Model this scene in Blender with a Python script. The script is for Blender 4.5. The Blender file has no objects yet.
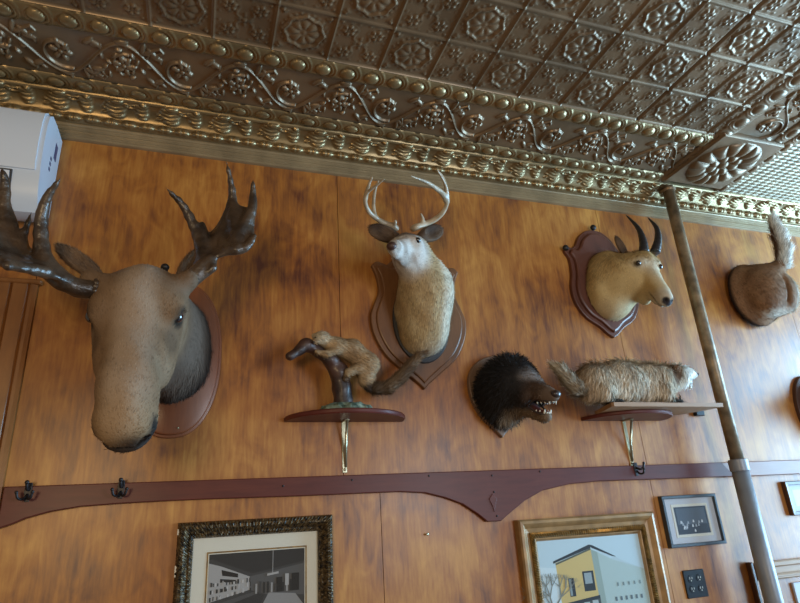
import bpy, math, random
import numpy as np
from mathutils import Vector, Matrix
random.seed(7); RNG = np.random.default_rng(11)
SC = bpy.context.scene
COL = SC.collection

# ------------------------------------------------------------------ camera, world, lights, exposure
RM = np.array([[0.94688958, -0.3163075, -0.05787642], [0.0614275, 0.35460299, -0.93299699], [0.3156371, 0.87988993, 0.35519986]])
FPX = 579.4; YW = 2.215; ZC = 1.6
cam_d = bpy.data.cameras.new('camera'); cam = bpy.data.objects.new('camera', cam_d); COL.objects.link(cam)
cam_d.sensor_fit = 'HORIZONTAL'; cam_d.sensor_width = 36; cam_d.lens = FPX / 800 * 36; cam_d.clip_start = 0.02
cam.matrix_world = Matrix(((RM[0][0], -RM[1][0], -RM[2][0], 0), (RM[0][1], -RM[1][1], -RM[2][1], -YW), (RM[0][2], -RM[1][2], -RM[2][2], ZC), (0, 0, 0, 1)))
SC.camera = cam
W = bpy.data.worlds.new('world'); SC.world = W; W.use_nodes = True
W.node_tree.nodes['Background'].inputs[0].default_value = (1.0, 0.86, 0.70, 1)
W.node_tree.nodes['Background'].inputs[1].default_value = 0.165

def area(name, loc, aim, sx, sy, power, col):
    d = bpy.data.lights.new(name, 'AREA'); d.shape = 'RECTANGLE'; d.size = sx; d.size_y = sy; d.energy = power; d.color = col
    o = bpy.data.objects.new(name, d); COL.objects.link(o); o.location = loc
    o.rotation_euler = (Vector(aim) - Vector(loc)).to_track_quat('-Z', 'Y').to_euler()
    return o
area('daylight_front_window', (2.3, -3.9, 1.8), (1.8, 0, 2.2), 1.0, 1.2, 38, (0.84, 0.92, 1.0))
area('daylight_side_window', (5.0, -1.15, 1.9), (1.4, -0.8, 2.7), 1.9, 2.3, 245, (0.38, 0.70, 1.0))
area('warm_room_lamp', (-0.9, -3.4, 1.9), (0.2, 0, 2.1), 0.6, 0.6, 21, (1.0, 0.74, 0.42))
vs = SC.view_settings
vs.view_transform = 'Standard'; vs.look = 'None'; vs.gamma = 1.0; vs.use_curve_mapping = False; vs.exposure = 0.50

def P(u, v, d):
    """point at distance d in front of the wall seen at pixel (u, v)"""
    r = RM.T @ np.array([(u - 400) / FPX, (v - 301.5) / FPX, 1.0]); w = r * (YW - d) / r[1]
    return np.array([w[0], -d, w[2] + ZC])

# ------------------------------------------------------------------ materials
def mat(name, col, rough=0.5, metal=0.0, coat=0.0, spec=0.5, bump=0.0, bscale=60, var=0.0, vscale=8, col2=None, attr=False):
    m = bpy.data.materials.new(name); m.use_nodes = True; nt = m.node_tree; N = nt.nodes; L = nt.links
    b = N['Principled BSDF']
    b.inputs['Roughness'].default_value = rough; b.inputs['Metallic'].default_value = metal
    b.inputs['Coat Weight'].default_value = coat; b.inputs['Coat Roughness'].default_value = 0.12
    b.inputs['Specular IOR Level'].default_value = spec
    b.inputs['Base Color'].default_value = (*col, 1)
    tc = N.new('ShaderNodeTexCoord')
    if attr:
        a = N.new('ShaderNodeAttribute'); a.attribute_name = 'Col'
        L.new(a.outputs['Color'], b.inputs['Base Color'])
    elif var > 0:
        n = N.new('ShaderNodeTexNoise'); n.inputs['Scale'].default_value = vscale; n.inputs['Detail'].default_value = 6
        L.new(tc.outputs['Object'], n.inputs['Vector'])
        r = N.new('ShaderNodeValToRGB'); r.color_ramp.elements[0].position = 0.35; r.color_ramp.elements[1].position = 0.68
        c2 = col2 or tuple(c * (1 - var) for c in col)
        r.color_ramp.elements[0].color = (*c2, 1); r.color_ramp.elements[1].color = (*col, 1)
        L.new(n.outputs[0], r.inputs[0]); L.new(r.outputs[0], b.inputs['Base Color'])
    if bump > 0:
        n2 = N.new('ShaderNodeTexNoise'); n2.inputs['Scale'].default_value = bscale; n2.inputs['Detail'].default_value = 4
        L.new(tc.outputs['Object'], n2.inputs['Vector'])
        bp = N.new('ShaderNodeBump'); bp.inputs['Strength'].default_value = bump; bp.inputs['Distance'].default_value = 0.004
        L.new(n2.outputs[0], bp.inputs['Height']); L.new(bp.outputs[0], b.inputs['Normal'])
    return m

def wood(name, stops, axis='z', rough=0.35, coat=0.3, grain=1.0, blotch=1.6, sc=1.0, knots=0.0):
    """streaked veneer: stops are 3 colours dark, mid, light"""
    m = bpy.data.materials.new(name); m.use_nodes = True; nt = m.node_tree; N = nt.nodes; L = nt.links
    b = N['Principled BSDF']; b.inputs['Roughness'].default_value = rough
    b.inputs['Coat Weight'].default_value = coat; b.inputs['Coat Roughness'].default_value = 0.25
    tc = N.new('ShaderNodeTexCoord'); src = tc.outputs['Object']
    def streak(s_across, s_along, detail, dist):
        mp = N.new('ShaderNodeMapping'); s = [s_across] * 3; s['xyz'.index(axis)] = s_along
        mp.inputs['Scale'].default_value = s; L.new(src, mp.inputs[0])
        n = N.new('ShaderNodeTexNoise'); n.inputs['Scale'].default_value = sc; n.inputs['Detail'].default_value = detail
        n.inputs['Distortion'].default_value = dist; L.new(mp.outputs[0], n.inputs['Vector']); return n
    n1 = streak(30, 4.0, 6, 0.8); n2 = streak(110, 12, 3, 0.1); n3 = streak(2.4, 2.0, 6, 1.0); n4 = streak(9, 4.5, 5, 1.8)
    def mth(op, a, bb, c=None):
        k = N.new('ShaderNodeMath'); k.operation = op
        for i, q in enumerate((a, bb) if c is None else (a, bb, c)):
            if isinstance(q, (int, float)): k.inputs[i].default_value = q
            else: L.new(q, k.inputs[i])
        return k.outputs[0]
    s = mth('MULTIPLY_ADD', n1.outputs[0], 0.30 * grain, mth('MULTIPLY', n2.outputs[0], 0.22 * grain))
    s = mth('MULTIPLY_ADD', n3.outputs[0], 0.45 * blotch, s); s = mth('MULTIPLY_ADD', n4.outputs[0], 0.30 * blotch, s)
    tot = 0.5 * (0.52 * grain + 0.75 * blotch)
    s = mth('SUBTRACT', s, tot - 0.5)
    r = N.new('ShaderNodeValToRGB'); e = r.color_ramp.elements
    e[0].position = 0.22; e[0].color = (*stops[0], 1); e[1].position = 0.80; e[1].color = (*stops[2], 1)
    k = e.new(0.5); k.color = (*stops[1], 1)
    L.new(s, r.inputs[0]); L.new(r.outputs[0], b.inputs['Base Color'])
    bp = N.new('ShaderNodeBump'); bp.inputs['Strength'].default_value = 0.08; bp.inputs['Distance'].default_value = 0.002
    L.new(n2.outputs[0], bp.inputs['Height']); L.new(bp.outputs[0], b.inputs['Normal'])
    rr = mth('MULTIPLY_ADD', n3.outputs[0], 0.25, rough - 0.1); L.new(rr, b.inputs['Roughness'])
    return m

M = {}
M['veneer'] = wood('veneer_panelling', [(0.110, 0.032, 0.015), (0.33, 0.120, 0.022), (0.52, 0.245, 0.052)], 'z', 0.40, 0.10, 1.5, 1.9)
M['casing'] = wood('casing_wood', [(0.10, 0.036, 0.010), (0.22, 0.085, 0.022), (0.32, 0.135, 0.035)], 'z', 0.38, 0.2)
M['redwood'] = wood('dark_red_wood', [(0.050, 0.011, 0.010), (0.10, 0.022, 0.016), (0.15, 0.038, 0.022)], 'x', 0.45, 0.08, 1.0, 0.6)
M['redwood'].node_tree.nodes['Principled BSDF'].inputs['Specular IOR Level'].default_value = 0.25
M['railright'] = wood('faded_rail_wood', [(0.16, 0.06, 0.035), (0.24, 0.10, 0.06), (0.32, 0.15, 0.09)], 'x', 0.45, 0.1, 1.0, 0.6)
M['board'] = wood('plaque_wood', [(0.04, 0.012, 0.008), (0.10, 0.030, 0.016), (0.15, 0.048, 0.025)], 'z', 0.4, 0.25, 1.0, 0.7)
M['boardbrown'] = wood('brown_plaque_wood', [(0.06, 0.024, 0.009), (0.15, 0.062, 0.021), (0.24, 0.108, 0.040)], 'z', 0.45, 0.12, 1.3, 0.9)
M['boardpale'] = wood('pale_brown_plaque_wood', [(0.09, 0.05, 0.032), (0.17, 0.10, 0.065), (0.25, 0.16, 0.11)], 'z', 0.5, 0.1, 1.0, 0.7)
M['boardred'] = wood('reddish_plaque_wood', [(0.12, 0.03, 0.012), (0.20, 0.058, 0.02), (0.28, 0.085, 0.03)], 'z', 0.36, 0.3, 1.0, 0.7)
M['plank'] = wood('pale_plank_wood', [(0.22, 0.12, 0.06), (0.33, 0.19, 0.10), (0.45, 0.28, 0.16)], 'x', 0.5, 0.05, 1.0, 0.5)
M['tin'] = mat('bronze_painted_tin', (0.225, 0.145, 0.078), 0.37, 0.42, 0.0, 0.6, 0.15, 30, 0.35, 5)
M['tingold'] = mat('gilded_tin_moulding', (0.30, 0.205, 0.095), 0.32, 0.60, 0.0, 0.6, 0.15, 40, 0.35, 9)
M['picmould'] = mat('gilded_picture_moulding', (0.35, 0.255, 0.14), 0.36, 0.3, 0.0, 0.6, 0.1, 40, 0.3, 9)
M['tinpale'] = mat('pale_bronze_tin', (0.30, 0.235, 0.145), 0.38, 0.35, 0.0, 0.6, 0.1, 40, 0.3, 9)
M['floor'] = wood('floor_boards', [(0.06, 0.03, 0.015), (0.10, 0.05, 0.025), (0.14, 0.075, 0.04)], 'x', 0.5, 0.1)
M['white'] = mat('white_plastic', (0.56, 0.62, 0.70), 0.35, 0, 0, 0.5)
M['whitecover'] = mat('white_gloss_cover', (0.62, 0.67, 0.74), 0.28, 0, 0.2, 0.5)
M['dark'] = mat('dark_gap', (0.02, 0.02, 0.025), 0.6)
M['label'] = mat('blue_label', (0.05, 0.07, 0.16), 0.4)
M['black'] = mat('black_plastic', (0.010, 0.012, 0.018), 0.3, 0, 0, 0.3)
M['iron'] = mat('dark_iron', (0.03, 0.028, 0.03), 0.45, 0.6, 0, 0.5, 0.2, 80)
M['eye'] = mat('glass_eye', (0.008, 0.008, 0.012), 0.05, 0, 1.0, 0.8)
M['ambereye'] = mat('amber_glass_eye', (0.10, 0.035, 0.01), 0.08, 0, 1.0, 0.8)
M['fur'] = mat('animal_fur', (0.3, 0.2, 0.1), 0.72, 0, 0, 0.25, 0.35, 220, attr=True)
M['skin'] = mat('nose_skin', (0.03, 0.018, 0.016), 0.32, 0, 0.2, 0.5, 0.3, 150)
M['pinknose'] = mat('brown_nose_skin', (0.055, 0.026, 0.022), 0.4, 0, 0.1, 0.5, 0.3, 150)
M['antler'] = mat('dark_brown_antler', (0.085, 0.055, 0.035), 0.33, 0, 0.1, 0.6, 1.0, 60, 0.75, 14, (0.022, 0.014, 0.010))
M['antlerpale'] = mat('pale_antler', (0.52, 0.43, 0.31), 0.38, 0, 0.15, 0.5, 0.35, 60, 0.4, 16, (0.26, 0.19, 0.12))
M['horn'] = mat('black_horn', (0.018, 0.016, 0.018), 0.35, 0, 0.2, 0.5, 0.5, 30)
M['tooth'] = mat('ivory_teeth', (0.75, 0.70, 0.58), 0.3, 0, 0.2)
M['mouth'] = mat('dark_red_mouth', (0.10, 0.02, 0.018), 0.35, 0, 0.3)
M['bark'] = mat('dark_bark', (0.075, 0.035, 0.026), 0.45, 0, 0.1, 0.5, 1.0, 28, 0.8, 20, (0.018, 0.010, 0.009))
M['moss'] = mat('green_moss', (0.26, 0.33, 0.26), 0.85, 0, 0, 0.2, 1.0, 90, 0.7, 40, (0.03, 0.05, 0.035))
M['brass'] = mat('pale_brass', (0.56, 0.52, 0.36), 0.28, 0.8, 0, 0.5, 0.1, 40, 0.3, 14)
M['pipeold'] = mat('tarnished_pipe', (0.30, 0.215, 0.13), 0.36, 0.25, 0, 0.5, 0.5, 40, 0.6, 18)
M['pipegrey'] = mat('grey_painted_pipe', (0.25, 0.27, 0.31), 0.40, 0.15, 0, 0.5, 0.2, 40, 0.2, 12)
M['frameblack'] = mat('black_gilt_carved_frame', (0.17, 0.11, 0.045), 0.42, 0.4, 0, 0.5, 0.6, 70, 0.9, 90, (0.012, 0.010, 0.010))
M['framegold'] = mat('worn_gilt_wood_frame', (0.40, 0.235, 0.095), 0.38, 0.15, 0.1, 0.5, 0.2, 40, 0.4, 20)
M['framegold2'] = mat('gilt_inner_moulding', (0.36, 0.22, 0.07), 0.32, 0.6, 0, 0.5, 0.2, 60, 0.6, 60)
M['frameblue'] = mat('blue_black_frame', (0.030, 0.038, 0.050), 0.4, 0, 0.1)
M['framebrown'] = wood('dark_brown_frame', [(0.03, 0.012, 0.008), (0.06, 0.022, 0.014), (0.09, 0.035, 0.02)], 'z', 0.4, 0.2)
M['mat'] = mat('cream_mount_card', (0.68, 0.69, 0.62), 0.8, 0, 0, 0.2)
M['matgrey'] = mat('pale_grey_mount_card', (0.52, 0.56, 0.62), 0.8, 0, 0, 0.2)
M['chip'] = mat('chipped_plaster', (0.62, 0.58, 0.50), 0.8)
def flat(name, c): 
    M[name] = mat('ink_' + name, c, 0.75, 0, 0, 0.2); return M[name]
m = bpy.data.materials.new('picture_glass'); m.use_nodes = True; nt = m.node_tree; nt.nodes.clear()
o_ = nt.nodes.new('ShaderNodeOutputMaterial'); mx = nt.nodes.new('ShaderNodeMixShader'); tr = nt.nodes.new('ShaderNodeBsdfTransparent'); gl = nt.nodes.new('ShaderNodeBsdfGlossy')
lf = nt.nodes.new('ShaderNodeLayerWeight'); lw = nt.nodes.new('ShaderNodeMath'); lw.operation = 'POWER'; lw.inputs[1].default_value = 4.5; nt.links.new(lf.outputs['Facing'], lw.inputs[0]); lm = nt.nodes.new('ShaderNodeMath'); lm.operation = 'MULTIPLY_ADD'; lm.inputs[1].default_value = 0.9; lm.inputs[2].default_value = 0.035; nt.links.new(lw.outputs[0], lm.inputs[0]); gl.inputs['Roughness'].default_value = 0.03
nt.links.new(lm.outputs[0], mx.inputs[0]); nt.links.new(tr.outputs[0], mx.inputs[1]); nt.links.new(gl.outputs[0], mx.inputs[2]); nt.links.new(mx.outputs[0], o_.inputs[0])
M['glass'] = m

# ------------------------------------------------------------------ object helpers
def raw(name, V, F, material, parent=None, smooth=True, col=None, mats=None, fm=None):
    me = bpy.data.meshes.new(name); me.from_pydata([tuple(map(float, v)) for v in V], [], [tuple(int(i) for i in f) for f in F]); me.update()
    if smooth: me.polygons.foreach_set('use_smooth', [True] * len(me.polygons))
    if mats:
        for q in mats: me.materials.append(q)
        me.polygons.foreach_set('material_index', fm)
    else: me.materials.append(material)
    if col is not None:
        a = me.color_attributes.new('Col', 'FLOAT_COLOR', 'POINT'); c = np.ones((len(V), 4), np.float32); c[:, :3] = col
        a.data.foreach_set('color', c.ravel())
    o = bpy.data.objects.new(name, me); COL.objects.link(o)
    if parent is not None:
        o.parent = parent; o.location = -parent.location
    return o
def tag(o, label, cat, group=None):
    o['label'] = label; o['category'] = cat
    if group: o['group'] = group
    return o
def thing(name, loc, label, cat, group=None):
    o = bpy.data.objects.new(name, None); COL.objects.link(o); o.location = tuple(map(float, loc)); o.empty_display_size = 0.05
    return tag(o, label, cat, group)
def struct(o): o['kind'] = 'structure'; return o

class MB:
    """collects shapes (world coordinates) into one mesh"""
    def __init__(s): s.V = []; s.F = []; s.fm = []; s.cur = 0
    def add(s, V, F):
        b = len(s.V); s.V += [tuple(v) for v in V]; s.F += [tuple(b + i for i in f) for f in F]; s.fm += [s.cur] * len(F)
    def box(s, x0, x1, y0, y1, z0, z1, bev=0.0):
        if bev <= 0:
            V = [(x, y, z) for x in (x0, x1) for y in (y0, y1) for z in (z0, z1)]
            s.add(V, [(0, 1, 3, 2), (4, 6, 7, 5), (0, 4, 5, 1), (2, 3, 7, 6), (0, 2, 6, 4), (1, 5, 7, 3)]); return
        # chamfered along all edges: stack of rounded rectangles along y
        rings = []
        for y, ins in ((y0, bev), (y0 + bev, 0), (y1 - bev, 0), (y1, bev)):
            r = []
            b2 = bev if ins == 0 else bev
            a, b_, c, d = x0 + ins, x1 - ins, z0 + ins, z1 - ins
            r = [(a + b2, y, c), (b_ - b2, y, c), (b_, y, c + b2), (b_, y, d - b2), (b_ - b2, y, d), (a + b2, y, d), (a, y, d - b2), (a, y, c + b2)]
            rings.append(r)
        s.rings(rings)
    def rings(s, R, cap=True, closed=True):
        n = len(R[0]); V = [p for r in R for p in r]; F = []
        for i in range(len(R) - 1):
            for j in range(n if closed else n - 1):
                k = (j + 1) % n; F.append((i * n + j, i * n + k, (i + 1) * n + k, (i + 1) * n + j))
        if cap: F.append(tuple(range(n))[::-1]); F.append(tuple(range((len(R) - 1) * n, len(R) * n)))
        s.add(V, F)
    def tube(s, pts, rad, n=10, cap=True, flat_=None):
        pts = [np.array(p, float) for p in pts]; R = []
        up = None
        for i, p in enumerate(pts):
            t = pts[min(i + 1, len(pts) - 1)] - pts[max(i - 1, 0)]; t /= np.linalg.norm(t) + 1e-9
            if up is None: up = np.cross(t, (0.31, 0.2, 0.9)); up /= np.linalg.norm(up)
            up = up - t * (up @ t); up /= np.linalg.norm(up) + 1e-9; w = np.cross(t, up)
            r = rad[i] if hasattr(rad, '__len__') else rad
            R.append([tuple(p + r * (math.cos(a) * up + math.sin(a) * w)) for a in [2 * math.pi * k / n for k in range(n)]])
        s.rings(R, cap)
    def ball(s, c, r, nu=16, nv=10, ax=None):
        r = np.array(r if hasattr(r, '__len__') else (r, r, r), float); c = np.array(c, float); A = np.eye(3) if ax is None else ax
        R = []
        for j in range(nv + 1):
            th = math.pi * j / nv; th = min(max(th, 0.02), math.pi - 0.02)
            R.append([tuple(c + A @ (r * np.array([math.sin(th) * math.cos(2 * math.pi * k / nu), math.sin(th) * math.sin(2 * math.pi * k / nu), math.cos(th)]))) for k in range(nu)])
        s.rings(R)
    def prism(s, poly, y0, y1, bev=0.0):
        """poly is (x,z) outline, extruded from y0 (wall side) to y1 (room side, smaller); chamfer on the room side"""
        poly = [np.array(p, float) for p in poly]; n = len(poly)
        ar = sum(poly[i][0] * poly[(i + 1) % n][1] - poly[(i + 1) % n][0] * poly[i][1] for i in range(n)); sg = 1 if ar > 0 else -1
        def inset(d):
            out = []
            for i in range(n):
                a = poly[i] - poly[i - 1]; b = poly[(i + 1) % n] - poly[i]
                na = np.array([-a[1], a[0]]) / (np.linalg.norm(a) + 1e-9); nb = np.array([-b[1], b[0]]) / (np.linalg.norm(b) + 1e-9)
                k = na + nb; k /= np.linalg.norm(k) + 1e-9; c = max(0.5, float(k @ na))
                out.append(poly[i] + sg * k * d / c)
            return out
        R = []
        sd = 1 if y1 > y0 else -1
        prof = [(y0, 0.0), (y1 - sd * bev, 0.0)] if bev > 0 else [(y0, 0.0), (y1, 0.0)]
        if bev > 0: prof += [(y1 - sd * bev * 0.35, bev * 0.3), (y1, bev)]
        for y, d in prof: R.append([(p[0], y, p[1]) for p in inset(d)])
        s.rings(R)
    def build(s, name, material, parent=None, smooth=False, mats=None):
        return raw(name, s.V, s.F, material, parent, smooth, mats=mats, fm=s.fm if mats else None)

def smooth_by_angle(o, ang=0.6):
    me = o.data; me.polygons.foreach_set('use_smooth', [True] * len(me.polygons))
    try: me.set_sharp_from_angle(angle=ang)
    except Exception: pass
    return o
def catmull(pts, n=8):
    pts = [np.array(p, float) for p in pts]; out = []
    q = [2 * pts[0] - pts[1]] + pts + [2 * pts[-1] - pts[-2]]
    for i in range(1, len(q) - 2):
        for k in range(n):
            t = k / n; a, b, c, d = q[i - 1], q[i], q[i + 1], q[i + 2]
            out.append(0.5 * (2 * b + (c - a) * t + (2 * a - 5 * b + 4 * c - d) * t * t + (3 * b - a - 3 * c + d) * t ** 3))
    out.append(pts[-1]); return out
def sym_poly(half, cx, n=6, sharp=()):
    """half outline (x offset, z) from top to bottom on the right, mirrored; smoothed"""
    seg = []; cur = [half[0]]
    for i, h in enumerate(half[1:], 1):
        cur.append(h)
        if i in sharp and i < len(half) - 1: seg.append(cur); cur = [h]
    seg.append(cur); R = []
    for sg in seg:
        pts = catmull(sg, n) if len(sg) > 2 else [np.array(sg[0], float), np.array(sg[1], float)]
        R += [tuple(p) for p in pts[:-1]]
    R.append(tuple(half[-1]))
    right = [(cx + x, z) for x, z in R]; left = [(cx - x, z) for x, z in R[::-1] if x > 1e-6]
    if half[0][0] < 1e-6: pass
    return right + left

# ------------------------------------------------------------------ signed distance sculpting
def smin(a, b, k):
    h = np.clip(0.5 + 0.5 * (b - a) / k, 0, 1); return b * (1 - h) + a * h - k * h * (1 - h)
def d_ell(p, c, r, A=None):
    q = p - np.array(c); 
    if A is not None: q = q @ A
    r = np.array(r, float); k0 = np.linalg.norm(q / r, axis=1); k1 = np.linalg.norm(q / (r * r), axis=1) + 1e-9
    return k0 * (k0 - 1) / k1
def d_cone(p, a, b, ra, rb):
    a = np.array(a, float); b = np.array(b, float); ba = b - a; t = np.clip(((p - a) @ ba) / (ba @ ba), 0, 1)
    return np.linalg.norm(p - a - t[:, None] * ba, axis=1) - (ra + (rb - ra) * t)
def d_tri(p, a, b, c, r):
    a, b, c = [np.array(q, float) for q in (a, b, c)]; n = np.cross(b - a, c - a); n /= np.linalg.norm(n)
    def seg(u, v):
        vu = v - u; t = np.clip(((p - u) @ vu) / (vu @ vu), 0, 1); return np.linalg.norm(p - u - t[:, None] * vu, axis=1)
    e = np.minimum(np.minimum(seg(a, b), seg(b, c)), seg(c, a))
    ins = np.ones(len(p), bool)
    for u, v in ((a, b), (b, c), (c, a)): ins &= ((p - u) @ np.cross(n, v - u)) >= 0
    return np.where(ins, np.abs((p - a) @ n), e) - r
def rot(ax, deg):
    return np.array(Matrix.Rotation(math.radians(deg), 3, ax))
def sculpt(prims, h, pad=0.03, bounds=None, disp=None):
    """prims: ('e',c,r[,A]) ('c',a,b,ra,rb) ('t',a,b,c,r) with leading k; negative k carves"""
    if bounds is None:
        lo = np.full(3, 1e9); hi = -lo
        for k, ty, *a in prims:
            if k < 0: continue
            if ty == 'e': m_ = max(a[1]); lo = np.minimum(lo, np.array(a[0]) - (m_ if len(a) > 2 else np.array(a[1]))); hi = np.maximum(hi, np.array(a[0]) + (m_ if len(a) > 2 else np.array(a[1])))
            elif ty == 'c':
                for q, r in ((a[0], a[2]), (a[1], a[3])): lo = np.minimum(lo, np.array(q) - r); hi = np.maximum(hi, np.array(q) + r)
            else:
                for q in a[:3]: lo = np.minimum(lo, np.array(q) - a[3]); hi = np.maximum(hi, np.array(q) + a[3])
        lo -= pad; hi += pad
    else: lo, hi = np.array(bounds[0], float), np.array(bounds[1], float)
    n = np.ceil((hi - lo) / h).astype(int) + 1
    g = np.stack(np.meshgrid(*[lo[i] + h * np.arange(n[i]) for i in range(3)], indexing='ij'), -1).reshape(-1, 3)
    d = np.full(len(g), 1.0)
    for k, ty, *a in prims:
        q = d_ell(g, *a) if ty == 'e' else d_cone(g, *a) if ty == 'c' else d_tri(g, *a)
        d = smin(d, q, k) if k > 0 else -smin(-d, q, -k)
    if disp is not None: d = d - disp(g)
    vol = d.reshape(n)
    # surface nets
    s = vol < 0; nx, ny, nz = n
    cnt = np.zeros((nx - 1, ny - 1, nz - 1)); acc = np.zeros((nx - 1, ny - 1, nz - 1, 3))
    for ax in range(3):
        o1, o2 = [q for q in range(3) if q != ax]
        for e1 in (0, 1):
            for e2 in (0, 1):
                sl = [None] * 3; sl[o1] = slice(e1, n[o1] - 1 + e1); sl[o2] = slice(e2, n[o2] - 1 + e2)
                A_ = list(sl); A_[ax] = slice(0, n[ax] - 1); B_ = list(sl); B_[ax] = slice(1, n[ax])
                a = vol[tuple(A_)]; b = vol[tuple(B_)]; m_ = (a < 0) != (b < 0)
                t = np.where(m_, a / np.where(m_, a - b, 1), 0)
                cnt += m_; off = [0, 0, 0]; off[o1] = e1; off[o2] = e2
                for q in range(3): acc[..., q] += np.where(m_, (t if q == ax else off[q]), 0)
    act = cnt > 0; idx = -np.ones(cnt.shape, int); ii = np.argwhere(act); idx[act] = np.arange(len(ii))
    V = lo + h * (ii + acc[act] / cnt[act][:, None])
    F = []
    for ax in range(3):
        o1, o2 = [(1, 2), (2, 0), (0, 1)][ax]
        A_ = [slice(1, n[q] - 1) for q in range(3)]; A_[ax] = slice(0, n[ax] - 1); B_ = list(A_); B_[ax] = slice(1, n[ax])
        a = s[tuple(A_)]; b = s[tuple(B_)]
        for flip, m_ in ((0, a & ~b), (1, ~a & b)):
            w = np.argwhere(m_)
            if not len(w): continue
            w = w + np.array([0 if q == ax else 1 for q in range(3)])
            c = []
            for e1, e2 in ((1, 1), (0, 1), (0, 0), (1, 0)):
                q = w.copy(); q[:, o1] -= e1; q[:, o2] -= e2; c.append(idx[q[:, 0], q[:, 1], q[:, 2]])
            c = np.stack(c, 1); F.append(c[:, ::-1] if flip else c)
    F = np.concatenate(F); F = F[(F >= 0).all(1)]
    # light relax
    nb = np.zeros_like(V); ct = np.zeros(len(V))
    for i in range(4):
        a, b = F[:, i], F[:, (i + 1) % 4]
        np.add.at(nb, a, V[b]); np.add.at(ct, a, 1); np.add.at(nb, b, V[a]); np.add.at(ct, b, 1)
    V = V * 0.5 + 0.5 * nb / np.maximum(ct, 1)[:, None]
    return V, F
def noise3(p, f, seed=0):
    """cheap smooth noise, roughly -1..1"""
    r = np.random.default_rng(seed); o = np.zeros(len(p))
    for i in range(6):
        w = r.normal(size=3); w = w / np.linalg.norm(w) * f * r.uniform(0.7, 1.5); o += np.sin(p @ w + r.uniform(0, 6.28))
    return o / 3.0
def surf_y(V, x, z, s, w=.009):
    m_ = (np.abs(V[:, 0] - x) < w) & (np.abs(V[:, 2] - z) < w) & (V[:, 1] * s > 0)
    return float((V[m_, 1] * s).max())
class Frame:
    def __init__(s, o, F, U):
        F = np.array(F, float); F /= np.linalg.norm(F); U = np.array(U, float); U = U - F * (U @ F); U /= np.linalg.norm(U)
        s.o = np.array(o, float); s.A = np.stack([F, np.cross(U, F), U], 1)
    def w(s, p): return s.o + np.array(p, float) @ s.A.T
    def l(s, p): return (np.array(p, float) - s.o) @ s.A
    def dl(s, v): return np.array(v, float) @ s.A
def furry(name, V, F, colf, comb, parent, n=9000, length=0.012, width=0.0011, lift=0.35, jitter=0.3, mask=None, lenf=None, material=None, var=(.55, 1.55), zmin=None):
    """one continuous body mesh with its pelt of short tapered hairs; V in world coordinates"""
    V = np.array(V); F = np.array(F); C = colf(V)
    a = V[F[:, 2]] - V[F[:, 0]]; b = V[F[:, 3]] - V[F[:, 1]]; nn = np.cross(a, b); ar = np.linalg.norm(nn, axis=1) + 1e-12; nn = nn / ar[:, None]
    cen = V[F].mean(1)
    w = ar.copy()
    if mask is not None: w = w * mask(cen)
    n = int(n)
    fi = RNG.choice(len(F), n, p=w / w.sum()); s, t = RNG.random((2, n, 1)); q = F[fi]
    p = (V[q[:, 0]] * (1 - s) + V[q[:, 1]] * s) * (1 - t) + (V[q[:, 3]] * (1 - s) + V[q[:, 2]] * s) * t
    N_ = nn[fi]; cb = comb(p); cb = cb - N_ * (cb * N_).sum(1, keepdims=True); cb /= np.linalg.norm(cb, axis=1, keepdims=True) + 1e-6
    D = cb * (1 - lift) + N_ * lift + RNG.normal(size=(n, 3)) * jitter * 0.35; D /= np.linalg.norm(D, axis=1, keepdims=True)
    sd = np.cross(D, N_); sd /= np.linalg.norm(sd, axis=1, keepdims=True) + 1e-6
    L_ = length * RNG.uniform(0.6, 1.25, (n, 1)) * (lenf(p)[:, None] if lenf is not None else 1.0)
    p0 = p - N_ * 0.0008; mid = p0 + D * L_ * 0.55; D2 = D * 0.9 + cb * 0.45; tip = mid + D2 * L_ * 0.45
    hv = np.stack([p0 - sd * width * .5, p0 + sd * width * .5, mid + sd * width * .4, mid - sd * width * .4, tip], 1).reshape(-1, 3)
    hc = np.repeat(C[q[:, 0]] * RNG.uniform(var[0], var[1], (n, 1)), 5, 0)
    b0 = len(V); k = b0 + 5 * np.arange(n)
    quads = np.concatenate([F, np.stack([k, k + 1, k + 2, k + 3], 1)]); tris = np.stack([k + 3, k + 2, k + 4], 1)
    VV = np.concatenate([V, hv])
    if zmin is not None: VV[:, 2] = np.maximum(VV[:, 2], zmin)
    CC = np.clip(np.concatenate([C, hc]), 0, 1)
    me = bpy.data.meshes.new(name)
    me.vertices.add(len(VV)); me.vertices.foreach_set('co', VV.astype(np.float32).ravel())
    nl = quads.size + tris.size; me.loops.add(nl); me.loops.foreach_set('vertex_index', np.concatenate([quads.ravel(), tris.ravel()]).astype(np.int32))
    me.polygons.add(len(quads) + len(tris))
    me.polygons.foreach_set('loop_start', np.concatenate([4 * np.arange(len(quads)), quads.size + 3 * np.arange(len(tris))]).astype(np.int32))
    me.update(calc_edges=True); me.validate()
    me.polygons.foreach_set('use_smooth', [True] * len(me.polygons))
    me.materials.append(material or M['fur'])
    at = me.color_attributes.new('Col', 'FLOAT_COLOR', 'POINT'); c4 = np.ones((len(VV), 4), np.float32); c4[:, :3] = CC; at.data.foreach_set('color', c4.ravel())
    o = bpy.data.objects.new(name, me); COL.objects.link(o)
    if parent is not None: o.parent = parent; o.location = -parent.location
    return o
def colour(base, *patches):
    """patches: (weight array, colour)"""
    c = np.repeat(np.array([base], float), len(patches[0][0]), 0) if patches else base
    for w, k in patches: w = np.clip(w, 0, 1)[:, None]; c = c * (1 - w) + np.array(k) * w
    return c
def sstep(x, a, b): t = np.clip((x - a) / (b - a), 0, 1); return t * t * (3 - 2 * t)
def blob(p, c, r): return 1 - sstep(np.linalg.norm(p - np.array(c), axis=1), r * 0.5, r)

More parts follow.
